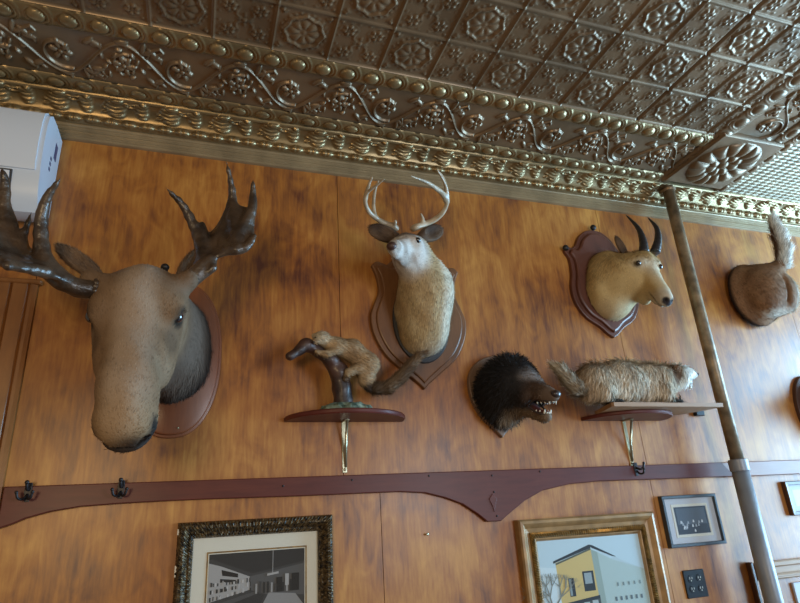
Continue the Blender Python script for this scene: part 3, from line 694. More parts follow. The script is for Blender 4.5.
    # antlers: palms and tines
    def antler(burr, palm, tines, name='antler'):
        pr = []; 
        for a, b, c, r in palm: pr.append((.022, 't', a, b, c, r))
        for pl, rr in tines:
            pl = catmull(pl, 3); n = len(pl) - 1
            for i in range(n): pr.append((.014, 'c', pl[i], pl[i + 1], rr[0] + (rr[1] - rr[0]) * (i / n) ** 1.4, rr[0] + (rr[1] - rr[0]) * ((i + 1) / n) ** 1.4))
        V, F = sculpt(pr, .0055, disp=lambda g: .0008 * noise3(g * np.array([1, 1, .35]), 230, 7))
        o = raw(name, V, F, M['antler'], t)
        mb = MB(); c, r = burr
        for k in range(14):
            a = 2 * math.pi * k / 14; mb.ball(c + np.array([0, math.cos(a) * r, math.sin(a) * r]) @ np.eye(3), .011, 8, 6)
        mb.build('burr', M['antler'], o, True).location = (0, 0, 0)
        return o
    B = P(181, 291, .41)
    c0 = P(200, 262, .40); 
    antler((B, .026), [(c0, P(212, 236, .36), P(236, 250, .46), .008), (P(212, 236, .36), P(236, 250, .46), P(232, 205, .38), .008), (P(236, 250, .46), P(232, 205, .38), P(252, 238, .44), .007), (P(232, 205, .38), P(252, 238, .44), P(254, 210, .40), .006), (B, P(203, 255, .38), P(214, 268, .44), .012)],
           [([B, P(196, 274, .42), P(210, 262, .42)], (.024, .020)), ([P(205, 262, .40), P(198, 236, .38), P(184, 207, .40), P(166, 188, .44)], (.021, .003)),
            ([P(212, 250, .38), P(230, 215, .37), P(232, 190, .39), P(226, 161, .43)], (.020, .003)), ([P(236, 240, .44), P(251, 212, .42), P(253, 196, .42), P(253, 180, .44)], (.018, .003)),
            ([P(228, 250, .44), P(246, 248, .46), P(255, 235, .46)], (.012, .006)), ([P(205, 262, .40), P(203, 240, .38), P(202, 225, .37)], (.017, .012))])
    B2 = P(97, 290, .45)
    antler((B2, .026), [(P(68, 282, .50), P(45, 272, .56), P(40, 258, .46), .009), (P(45, 272, .56), P(40, 258, .46), P(6, 252, .50), .008), (P(45, 272, .56), P(6, 252, .50), P(8, 266, .66), .007), (P(6, 252, .50), P(8, 266, .66), P(-26, 244, .60), .007), (P(40, 258, .46), P(6, 252, .50), P(14, 238, .46), .007), (P(6, 252, .5), P(-26, 244, .6), P(-8, 225, .5), .007)],
           [([B2, P(78, 288, .47), P(58, 278, .49), P(46, 268, .5)], (.024, .019)), ([P(62, 281, .49), P(44, 258, .49), P(41, 222, .50), P(47, 198, .53), P(60, 179, .57)], (.023, .0035)),
            ([P(20, 256, .48), P(22, 240, .47), P(31, 213, .47)], (.016, .003)), ([P(4, 250, .48), P(3, 215, .47), P(5, 185, .48), P(2, 169, .5)], (.021, .003)), ([P(14, 252, .48), P(14, 225, .47), P(8, 206, .46)], (.011, .003)),
            ([P(-20, 246, .58), P(-34, 215, .58), P(-36, 190, .6)], (.013, .003)), ([P(46, 272, .56), P(10, 264, .63), P(-20, 250, .66)], (.012, .007))])
    # small metal tag on the crown
    q = P(165, 268, .38); mb = MB(); mb.tube([q + [0, 0, -.03], q + [0, 0, .0]], .010, 12); mb.ball(q + [0, 0, .003], (.0135, .0135, .012), 12, 8); mb.build('crown_knob', M['iron'], t, True)
moose()

# ------------------------------------------------------------------ DEER
def antler_tubes(name, strands, material, parent, r0):
    pr = []
    for pl, a, b in strands:
        pl = catmull(pl, 5); n = len(pl) - 1
        for i in range(n):
            t0, t1 = i / n, (i + 1) / n; pr.append((.006, 'c', pl[i], pl[i + 1], a + (b - a) * t0 ** 1.3, a + (b - a) * t1 ** 1.3))
    V, F = sculpt(pr, .0042, disp=lambda g: .0006 * noise3(g, 160, 7))
    return raw(name, V, F, material, parent)
def deer():
    cx = .872
    t = thing('deer_head_mount', (cx, 0, 2.4), 'white-faced deer head with slender pale antlers on a brown shield plaque', 'mounted deer head')
    half = [(0, 2.74), (.05, 2.728), (.10, 2.69), (.135, 2.655), (.18, 2.668), (.205, 2.648), (.185, 2.60), (.178, 2.53), (.20, 2.47), (.218, 2.41), (.205, 2.33), (.155, 2.24), (.08, 2.175), (.025, 2.13), (0, 2.105)]
    mb = MB(); pl = sym_poly(half, cx, 5, (3, 5)); mb.prism(pl, 0, -.022, .004); mb.prism([(cx + (x - cx) * .90, 2.42 + (z - 2.42) * .93) for x, z in pl], -.02, -.032, .006); smooth_by_angle(mb.build('plaque', M['boardbrown'], t), .45)
    # dark backing ring around the neck
    c = P(420, 312, .03); pts = [(c[0] + .128 * math.cos(a), c[2] - .045 + .185 * math.sin(a)) for a in np.linspace(0, 2 * math.pi, 41)[:-1]]
    mb = MB(); mb.prism(pts, -.03, -.044, .006); smooth_by_angle(mb.build('neck_ring', M['dark'], t), .5)
    eye = P(413.7, 236, .29); nose = P(391, 246, .365)
    top = P(404, 226, .22)
    Fv = np.array([-.62, -.72, -.22]); Fv /= np.linalg.norm(Fv); Uv = np.array([-.10, -.22, 1.0])
    fr = Frame((0, 0, 0), Fv, Uv)
    # place so the visible eye and the nose tip fit
    el = np.array([0, .043, 0]); Lh = fr.dl(eye); side = 1
    ysgn = 1 if (fr.A[:, 1][0] > 0) else -1
    o = nose - Fv * .155 + fr.A[:, 2] * .035
    fr = Frame(o, Fv, Uv)
    pr = [(.03, 'e', (-.035, 0, -.008), (.078, .058, .054)), (.03, 'c', (-.01, 0, -.012), (.105, 0, -.030), .052, .026), (.02, 'e', (.128, 0, -.034), (.032, .025, .024)),
          (.02, 'c', (-.02, 0, -.070), (.105, 0, -.058), .032, .015), (.02, 'e', (0, .044, .008), (.025, .016, .014)), (.02, 'e', (0, -.044, .008), (.025, .016, .014)), (.03, 'e', (-.03, 0, -.06), (.045, .046, .030)),
          (.05, 'c', (-.07, 0, -.045), tuple(fr.l([.868, -.13, 2.49])), .070, .100), (.05, 'c', tuple(fr.l([.868, -.13, 2.49])), tuple(fr.l([.868, -.05, 2.44])), .100, .118), (.05, 'c', tuple(fr.l([.868, -.12, 2.49])), tuple(fr.l([.868, -.085, 2.36])), .098, .100), (.04, 'e', tuple(fr.l([.868, -.05, 2.32])), (.092, .092, .085)),
          (.05, 'c', (-.09, 0, -.02), tuple(fr.l([.90, -.10, 2.56])), .055, .085)]
    for s in (-1, 1):
        pr += [(-.006, 'e', (.155, s * .014, -.032), (.010, .006, .006))]
    V, F = sculpt(pr, .006, disp=lambda g: .0015 * noise3(g, 80, 3)); Wd = fr.w(V); Wd[:, 1] = np.minimum(Wd[:, 1], -.036)
    def colf(p):
        l = fr.l(p); n = noise3(p, 60, 2)
        hd = 1 - sstep(np.linalg.norm((l - np.array([.04, 0, -.03])) / np.array([1.15, 1, 1]), axis=1), .085, .15)
        c = colour((.42, .32, .18), (.5 + .5 * n, (.34, .235, .12)), (sstep(p[:, 0], .885, .925) * .8, (.60, .55, .44)), (sstep(p[:, 2], 2.30, 2.20) * .6, (.60, .55, .45)),
                   (hd, (.50, .47, .43)), (hd * sstep(noise3(p, 120, 5), -.1, .7) * .7, (.27, .22, .18)), ((1 - sstep(np.linalg.norm((l - np.array([-.025, 0, .062])) / np.array([1.2, 1, 1]), axis=1), .045, .075)) * .92, (.10, .065, .045)), (blob(l, (.02, -.055, 0), .04) * .5, (.30, .17, .08)), (blob(l, (.02, .055, 0), .04) * .5, (.30, .17, .08)),
                   (sstep(l[:, 0], .145, .155), (.05, .03, .028)))
        return c
    furry('head', Wd, F, colf, lambda p: np.where((p[:, 2] < 2.55)[:, None], np.array([0, .15, -1.0]), -Fv + 0 * p), t, 13000, .015, .0022, .2, .35, lenf=lambda p: .45 + .6 * sstep(np.linalg.norm(fr.l(p) - np.array([.04, 0, -.03]), axis=1), .10, .15))
    q = fr.w((.148, 0, -.034)); mb = MB(); mb.ball(q, (.018, .020, .017), 16, 10, fr.A); mb.build('nose', M['pinknose'], t, True)
    for s in (-1, 1):
        mb = MB(); mb.ball(fr.w((.008, s * (surf_y(V, .008, .006, s) - .006), .006)), .0125, 16, 10); mb.build('eye', M['eye'], t, True)
    for a_, tip in ((P(396, 238, .20), P(370, 228, .19)), (P(417, 239, .20), P(446, 227, .18))):
        Ve, Fe = sculpt([(.02, 'e', (0, 0, 0), (.064, .037, .014)), (.02, 'c', (-.06, 0, 0), (-.03, 0, 0), .018, .022), (-.01, 'e', (.005, 0, .014), (.050, .024, .011))], .0042)
        fe = Frame((a_ + tip) / 2, tip - a_, [0, -1, -.2]); We = fe.w(Ve)
        furry('ear', We, Fe, lambda p: colour((.13, .085, .055), (.5 + .5 * noise3(p, 90, 4), (.05, .03, .02))), lambda p: np.tile(tip - a_, (len(p), 1)), t, 1400, .012, .001, .3, .4)
    def Z(x, y, d): return P(350 + x / 5.93, 165 + y / 5.93, d)
    antler_tubes('antler', [([Z(275, 376, .19), Z(253, 362, .20), Z(205, 345, .20), Z(150, 312, .22), Z(108, 270, .25), Z(90, 215, .29), Z(102, 165, .33), Z(150, 125, .38), Z(204, 84, .44)], .0115, .003),
                            ([Z(150, 312, .22), Z(140, 260, .21), Z(142, 190, .21), Z(155, 130, .22), Z(170, 90, .24)], .008, .0025), ([Z(92, 200, .30), Z(98, 165, .30), Z(115, 110, .31), Z(132, 70, .33)], .008, .0025), ([Z(255, 360, .20), Z(268, 345, .22), Z(268, 330, .23)], .006, .003)], M['antlerpale'], t, 0)
    antler_tubes('antler', [([Z(375, 378, .19), Z(398, 366, .20), Z(450, 348, .20), Z(505, 322, .22), Z(550, 282, .26), Z(576, 225, .30), Z(576, 160, .34), Z(556, 95, .38), Z(517, 28, .42)], .0125, .003),
                            ([Z(574, 215, .30), Z(550, 172, .34), Z(500, 130, .40), Z(440, 95, .46), Z(360, 66, .52)], .012, .003), ([Z(572, 190, .31), Z(566, 120, .30), Z(548, 70, .30), Z(527, 40, .31)], .008, .0025), ([Z(425, 356, .20), Z(432, 325, .21), Z(420, 286, .23)], .007, .003)], M['antlerpale'], t, 0)
deer()

# ------------------------------------------------------------------ GOAT
def goat():
    cx = 1.875
    t = thing('mountain_goat_head_mount', (cx, 0, 2.65), 'cream mountain goat head with black horns on a dark red shield plaque', 'mounted goat head')
    half = [(0, 2.955), (.05, 2.945), (.10, 2.905), (.125, 2.86), (.15, 2.838), (.185, 2.84), (.198, 2.815), (.178, 2.775), (.178, 2.70), (.195, 2.62), (.185, 2.54), (.14, 2.47), (.07, 2.425), (.03, 2.39), (0, 2.372)]
    pl = sym_poly(half, cx, 5, (4,)); cz = 2.66
    mb = MB(); mb.prism(pl, 0, -.02, .004); mb.prism([(cx + (x - cx) * .88, cz + (z - cz) * .92) for x, z in pl], -.018, -.036, .010); o = smooth_by_angle(mb.build('plaque', M['board'], t), .45)
    for (dx, z) in ((0, 2.968), (-.192, 2.832), (.192, 2.832)):
        mb = MB(); mb.ball((cx + dx, -.022, z), (.016, .014, .016), 14, 8); mb.build('finial', M['iron'], t, True)
    Fv = np.array([-.14, -.50, -.85]); Fv /= np.linalg.norm(Fv)
    Uv = np.array([-.02, -.85, .5])
    fr = Frame(P(641, 261, .245) + np.array([.053, .01, 0]), Fv, Uv)
    a0 = fr.l([cx, -.04, 2.62]); a1 = fr.l([cx + .045, -.12, 2.645]); a2 = fr.l([cx - .005, -.05, 2.555]); a3 = fr.l([cx + .01, -.05, 2.715]); L1 = .250
    pr = [(.03, 'e', (-.03, 0, -.030), (.070, .046, .060)), (.03, 'c', (0, 0, -.034), (L1 * .66, 0, -.042), .050, .037), (.03, 'e', (L1 * .86, 0, -.046), (.052, .036, .041)),
          (.03, 'c', (-.01, 0, -.082), (L1 * .74, 0, -.076), .036, .021), (.02, 'e', (0, .040, .006), (.028, .014, .014)), (.02, 'e', (0, -.040, .006), (.028, .014, .014)),
          (.07, 'c', (-.05, 0, -.055), tuple(a1), .055, .086), (.07, 'c', tuple(a1), tuple(a0), .090, .118), (.06, 'c', tuple(a1), tuple(a2), .085, .105), (.06, 'c', tuple(a1), tuple(a3), .075, .095),
          (.05, 'c', (.06, 0, -.09), (.12, 0, -.135), .034, .020)]
    for s in (-1, 1): pr += [(-.006, 'e', (L1 * 1.02, s * .017, -.032), (.016, .007, .009), rot('Z', s * 20))]
    pr += [(-.004, 'e', (L1 * .85, 0, -.068), (.06, .05, .0035))]
    V, F = sculpt(pr, .0065, disp=lambda g: .0022 * noise3(g, 70, 3)); Wd = fr.w(V); Wd[:, 1] = np.minimum(Wd[:, 1], -.040); ey = surf_y(V, .030, .006, -1)
    def colf(p):
        l = fr.l(p); n = noise3(p, 50, 2)
        c = colour((.52, .37, .17), (.5 + .5 * n, (.42, .285, .12)), (sstep(l[:, 2], -.03, .02) * sstep(l[:, 0], -.03, .03) * .8, (.60, .54, .42)), (sstep(p[:, 2], 2.56, 2.47) * .55, (.46, .38, .25)), (sstep(l[:, 0], .17, .22) * .6, (.50, .44, .36)),
                   (blob(l, (L1 * 1.03, .017, -.032), .024), (.02, .015, .015)), (blob(l, (L1 * 1.03, -.017, -.032), .024), (.02, .015, .015)), (blob(l, (L1 * 1.06, 0, -.04), .022), (.03, .025, .03)))
        c = c * (1 - (np.exp(-((l[:, 2] + .068) / .005) ** 2) * sstep(l[:, 0], .14, .17) * .7)[:, None])
        c = c * (1 - .6 * blob(l, (.030, -ey, .006), .028)[:, None]) * (1 - .6 * blob(l, (.030, ey, .006), .028)[:, None])
        return c
    furry('head', Wd, F, colf, lambda p: np.tile([0, .4, -1.0], (len(p), 1)), t, 14000, .018, .0022, .18, .4, lenf=lambda p: .35 + 1.1 * sstep(-fr.l(p)[:, 0], -.06, .06))
    for s in (-1, 1):
        mb = MB(); mb.ball(fr.w((.030, s * (surf_y(V, .030, .006, s) - (.005 if s < 0 else .008)), .006)), .0125, 16, 10); mb.build('eye', M['eye'], t, True)
    for pl_ in ([(644, 252, .22), (643, 241, .22), (638, 228, .20), (626, 215, .16)], [(655, 252, .22), (658, 240, .23), (656.5, 228, .22), (648, 217.5, .18)]):
        pts = catmull([P(*q) for q in pl_], 8); n = len(pts); mb = MB(); mb.tube(pts, [(.0225 * (1 - i / (n - 1)) ** .8 + .002) * (1 + .05 * math.sin(i * 2.4)) for i in range(n)], 14); mb.build('horn', M['horn'], t, True)
    ea = fr.w((-.06, -.05, -.01)); 
    for bs, tp in ((P(626, 255, .17), P(616.5, 238, .17)), (P(654, 256, .15), P(657, 246, .12))):
        Ve, Fe = sculpt([(.01, 'e', (0, 0, 0), (.060, .019, .011)), (-.008, 'e', (.005, 0, .011), (.044, .011, .007))], .004); fe = Frame((bs + tp) / 2, tp - bs, [-.5, -1, 0]); We = fe.w(Ve)
        furry('ear', We, Fe, lambda p: colour((.16, .10, .06), (.5 + .5 * noise3(p, 90, 4), (.03, .022, .018))), lambda p: np.tile(tp - bs, (len(p), 1)), t, 500, .009, .001, .3, .4)
goat()

# ------------------------------------------------------------------ BEAR
def bear():
    cx = 1.205
    t = thing('bear_head_mount', (cx, 0, 2.08), 'small black-furred snarling bear head baring its teeth on a pale brown plaque', 'mounted bear head')
    half = [(0, 2.258), (.05, 2.245), (.095, 2.215), (.125, 2.165), (.130, 2.11), (.118, 2.05), (.085, 1.99), (.04, 1.945), (0, 1.905)]
    mb = MB(); mb.prism(sym_poly(half, cx, 5), 0, -.022, .004); smooth_by_angle(mb.build('plaque', M['boardpale'], t), .45)
    q = P(495, 358, .01); mb = MB(); mb.ball((q[0], -.008, q[2]), (.012, .008, .012), 12, 8); mb.build('hanging_knob', M['iron'], t, True)
    nose = P(553.5, 396, .315); Fv = np.array([.20, -.93, -.22]); Fv /= np.linalg.norm(Fv); Uv = [0, -.1, 1]
    fr = Frame((0, 0, 0), Fv, Uv); fr = Frame(nose - Fv * .125 + fr.A[:, 2] * .030, Fv, Uv)
    a0 = fr.l([1.195, -.04, 2.10]); a2 = fr.l([1.205, -.04, 2.03]); a1 = fr.l([1.215, -.12, 2.12])
    pr = [(.03, 'e', (-.050, 0, .012), (.085, .074, .072)), (.025, 'c', (.0, 0, -.012), (.09, 0, -.028), .056, .036), (.015, 'e', (.12, 0, -.030), (.026, .026, .022)),
          (.02, 'c', (-.04, 0, -.075), (.075, 0, -.112), .036, .019), (.02, 'e', (.085, 0, -.108), (.022, .021, .014)), (.02, 'e', (-.01, .050, -.035), (.05, .025, .04)), (.02, 'e', (-.01, -.050, -.035), (.05, .025, .04)),
          (.05, 'c', (-.08, 0, -.02), tuple(a1), .075, .088), (.05, 'c', tuple(a1), tuple(a0), .088, .095), (.05, 'c', tuple(a1), tuple(a2), .085, .080),
          (-.008, 'e', (.085, 0, -.070), (.075, .045, .017), rot('Y', 14))]
    for s in (-1, 1):
        pr += [(.015, 'e', (-.085, s * .062, .055), (.018, .026, .028)), (-.005, 'e', (.018, s * .037, .017), (.012, .008, .009)), (-.004, 'e', (.145, s * .010, -.024), (.010, .005, .005))]
    V, F = sculpt(pr, .0045, disp=lambda g: .002 * noise3(g, 90, 3)); Wd = fr.w(V); Wd[:, 1] = np.minimum(Wd[:, 1], -.026)
    def colf(p):
        l = fr.l(p)
        inner = blob(l, (.06, 0, -.070), .05) * (np.abs(l[:, 1]) < .035)
        return colour((.012, .010, .010), (sstep(l[:, 0], .0, .06), (.055, .030, .018)), (sstep(l[:, 0], -.01, .04) * sstep(l[:, 2], .015, .045) * .8, (.26, .22, .20)), (sstep(l[:, 0], .06, .11) * .8, (.12, .08, .055)), (sstep(l[:, 2], -.07, -.10) * sstep(l[:, 0], -.10, -.05) * .8, (.16, .11, .07)),  # pale forehead patch: a highlight from the light, put into the black fur colour
                      (blob(p, fr.w((-.10, -.03, -.125)), .05) * .8, (.26, .20, .14)), (inner * .9, (.07, .015, .015)))
    furry('head', Wd, F, colf, lambda p: np.tile([.1, .7, -.75], (len(p), 1)), t, 12000, .024, .0026, .42, .9, mask=lambda p: (fr.l(p)[:, 0] < .10).astype(float) * (1 - .999 * (blob(fr.l(p), (.06, 0, -.07), .05) > .2)), lenf=lambda p: .35 + 1.0 * sstep(fr.l(p)[:, 0], .0, -.08))
    mb = MB(); mb.ball(fr.w((.137, 0, -.022)), (.017, .022, .016), 16, 10, fr.A); mb.build('nose', M['skin'], t, True)
    for s in (-1, 1):
        mb = MB(); mb.ball(fr.w((.016, s * .034, .016)), .0095, 14, 10); mb.build('eye', M['ambereye'], t, True)
    mb = MB(); mb.ball(fr.w((.055, 0, -.090)), (.045, .016, .007), 14, 8, fr.A); mb.build('tongue', M['mouth'], t, True)
    def tooth(x, y, z, ln, r):
        a = fr.w((x, y, z)); b = fr.w((x + .004, y, z + ln * .8)); r = r * .85; mb = MB(); mb.tube([a, a * .5 + b * .5, b], [r, r * .8, r * .12], 8); return mb.build('tooth', M['tooth'], t, True)
    for s in (-1, 1):
        tooth(.118, s * .017, -.044, -.024, .0055); tooth(.092, s * .016, -.098, .022, .005)
        for k in range(3): tooth(.100 - .018 * k, s * (.022 + .002 * k), -.052 - .002 * k, -.010, .0042); tooth(.072 - .018 * k, s * (.021 + .002 * k), -.092, .009, .004)
    for k in range(4): tooth(.130 - .001 * abs(k - 1.5), -.009 + .006 * k, -.047, -.009, .0034); tooth(.098, -.009 + .006 * k, -.098, .009, .003)
    # pale lips around the open mouth
    for zz, x1 in ((-.050, .125), (-.100, .098)):
        mb = MB(); pts = catmull([fr.w((.02, -.040, -.072)), fr.w((.06, -.033, zz * .93)), fr.w((x1 - .012, -.022, zz)), fr.w((x1, 0, zz)), fr.w((x1 - .012, .022, zz)), fr.w((.06, .033, zz * .93)), fr.w((.02, .040, -.072))], 6)
        mb.tube(pts, .0042, 8); mb.build('lip', M['skin'], t, True)
bear()

# ------------------------------------------------------------------ shelves and brackets
def bracket(parent, x, ztop, depth, drop):
    mb = MB(); mb.box(x - .009, x + .009, -.004, 0, ztop - drop, ztop, .0012); mb.ball((x, -.004, ztop - drop + .012), (.006, .004, .006), 8, 6); mb.box(x - .009, x + .009, -depth, -.003, ztop - .004, ztop, .001); o = mb.build('bracket', M['brass'], parent)
    mb = MB(); mb.tube([(x + .004, -.004, ztop - drop + .02), (x + .002, -depth * .30, ztop - drop * .5), (x, -depth * .92, ztop - .005)], .0055, 8); b = mb.build('brace', M['brass'], o, True); b.location = (0, 0, 0)
def half_shelf(cx, a, b, z0, th, parent, material):
    pts = [(cx + a * math.cos(q), -b * math.sin(q)) for q in np.linspace(0, math.pi, 40)]
    R = []
    for z, s in ((z0, .985), (z0 + th * .25, 1), (z0 + th * .75, 1), (z0 + th, .985)): R.append([(cx + (x - cx) * s, y * s, z) for x, y in pts])
    mb = MB(); mb.rings(R); return smooth_by_angle(mb.build('shelf_board', material, parent), .5)
sx1, sz1 = .538, 1.975
t = thing('half_round_shelf', (sx1, 0, sz1), 'dark red half-round wall shelf holding the long-tailed animal on its branch', 'shelf', 'half-round bracket shelves')
half_shelf(sx1, .237, .20, sz1, .018, t, M['redwood']); bracket(t, P(344, 445, 0)[0], sz1, .065, sz1 - P(344, 473, 0)[2])
sx2, sz2 = 1.845, 1.975
t = thing('half_round_shelf', (sx2, 0, sz2), 'dark red half-round wall shelf supporting the pale plank under the furry animal', 'shelf', 'half-round bracket shelves')
half_shelf(sx2, .225, .20, sz2, .016, t, M['redwood']); bracket(t, P(628, 445, 0)[0], sz2, .06, sz2 - P(632, 466, 0)[2])
pz0 = 1.9915; pz1 = pz0 + .017
mb = MB(); pts = [(1.66, -.05), (1.60, -.245), (1.605, -.255), (2.185, -.255), (2.19, -.245), (2.12, -.05)]
mb.rings([[(x, y, z) for x, y in pts] for z in (pz0, pz1)]); tag(mb.build('plank', M['plank']), 'pale rectangular wooden plank lying on the right half-round shelf', 'plank')

# ------------------------------------------------------------------ MARTEN on a branch
def marten():
    z0 = sz1 + .018; c = P(345, 405, .10); bx = c[0]; by = -.10
    t = thing('mossy_branch_stand', (bx, by, z0), 'dark bare branch with green mossy base standing on the left half-round shelf', 'branch')
    V, F = sculpt([(.02, 'e', (bx, by - .02, z0 + .006), (.098, .065, .026)), (.02, 'e', (bx + .05, by, z0), (.05, .05, .014)), (.02, 'e', (bx - .04, by + .01, z0), (.05, .05, .016))], .005, disp=lambda g: .004 * noise3(g, 160, 3) + .002 * noise3(g, 330, 4))
    V[:, 2] = np.maximum(V[:, 2], z0 + .001); raw('moss_base', V, F, M['moss'], t)
    tr = [P(343, 404, .10), P(342, 388, .10), P(339, 372, .11), P(330, 360, .125), P(319, 352, .14), P(306, 345, .15)]
    pr = []; rr = [.037, .034, .034, .026, .021, .021]
    for i in range(5): pr.append((.015, 'c', tr[i], tr[i + 1], rr[i], rr[i + 1]))
    b2 = [P(308, 345, .15), P(300, 350, .155), P(290, 356, .16)]
    pr += [(.012, 'c', b2[0], b2[1], .022, .018), (.012, 'c', b2[1], b2[2], .018, .017), (.015, 'e', P(305, 344, .15), (.024, .02, .02)), (.015, 'c', P(338, 370, .11), P(327, 352, .12), .022, .010)]
    V, F = sculpt(pr, .0055, disp=lambda g: .0015 * noise3(g, 110, 6)); raw('branch', V, F, M['bark'], t)
    a = thing('mounted_marten', P(360, 370, .12), 'tan long-tailed marten crouching along the dark branch, head low to the left', 'mounted animal')
    q = lambda u, v, d: tuple(P(u, v, d))
    pr = [(.012, 'e', q(320.5, 338, .155), (.029, .026, .026)), (.010, 'c', q(319, 339.5, .165), q(314.5, 341.5, .178), .015, .009), (.02, 'c', q(324, 340, .15), q(336, 346, .135), .021, .031),
          (.025, 'c', q(336, 347, .135), q(352, 350, .12), .031, .036), (.025, 'c', q(352, 351, .12), q(366, 364, .115), .038, .046), (.025, 'c', q(366, 365, .115), q(366, 380, .12), .044, .030),
          (.012, 'c', q(334, 350, .155), q(326, 354, .165), .019, .012), (.010, 'c', q(326, 354, .165), q(316, 351.5, .172), .011, .008), (.012, 'c', q(334, 350, .115), q(321, 349.5, .125), .016, .008),
          (.015, 'c', q(358, 368, .14), q(348, 372, .145), .022, .014), (.010, 'c', q(348, 372, .145), q(345, 379, .142), .012, .009), (.012, 'c', q(364, 380, .13), q(368, 389, .135), .018, .010)]
    for s, (u, v) in ((1, (313.5, 335)), (2, (325.5, 334.5))): pr.append((.006, 'e', q(u, v, .15), (.008, .006, .008)))
    V, F = sculpt(pr, .0042, disp=lambda g: .0012 * noise3(g, 120, 6))
    hc = P(319, 338, .155)
    def colf(p):
        n = noise3(p, 80, 2)
        return colour((.36, .25, .14), (.5 + .5 * n, (.26, .175, .10)), (blob(p, hc, .045) * .75, (.50, .42, .30)), (sstep(p[:, 2], 2.20, 2.13) * .5, (.34, .26, .17)), (blob(p, P(368, 389, .135), .03), (.035, .025, .02)), (blob(p, P(345, 379, .142), .022) * .8, (.06, .035, .025)), (blob(p, P(325, 352, .14), .0) * 1, (.1, .1, .1)))
    bd = furry('body', V, F, colf, lambda p: np.tile([.9, .1, -.5], (len(p), 1)), a, 8000, .014, .0020, .22, .4)
    mb = MB(); mb.ball(P(313.6, 342, .184), (.005, .005, .004), 10, 6); mb.build('nose', M['skin'], a, True)
    for (u, v, d) in ((315.5, 337.5, .176), (322.5, 337.2, .177)):
        mb = MB(); mb.ball(P(u, v, d), .0038, 10, 8); mb.build('eye', M['eye'], a, True)
    tl = [q(366, 384, .12), q(376, 389, .125), q(388, 387.5, .13), q(400, 378, .13), (P(410, 366, .13)), P(418, 357, .13), P(427, 352.5, .13)]; rr = [.012, .019, .022, .022, .019, .014, .005]
    V, F = sculpt([(.01, 'c', tl[i], tl[i + 1], rr[i], rr[i + 1]) for i in range(6)], .0045)
    furry('tail', V, F, lambda p: colour((.19, .13, .08), (.5 + .5 * noise3(p, 90, 4), (.12, .078, .048)), (sstep(-p[:, 0], -.70, -.62) * .8, (.05, .035, .025))), lambda p: np.tile([.8, 0, .6], (len(p), 1)), a, 3500, .018, .0020, .4, .5)
marten()

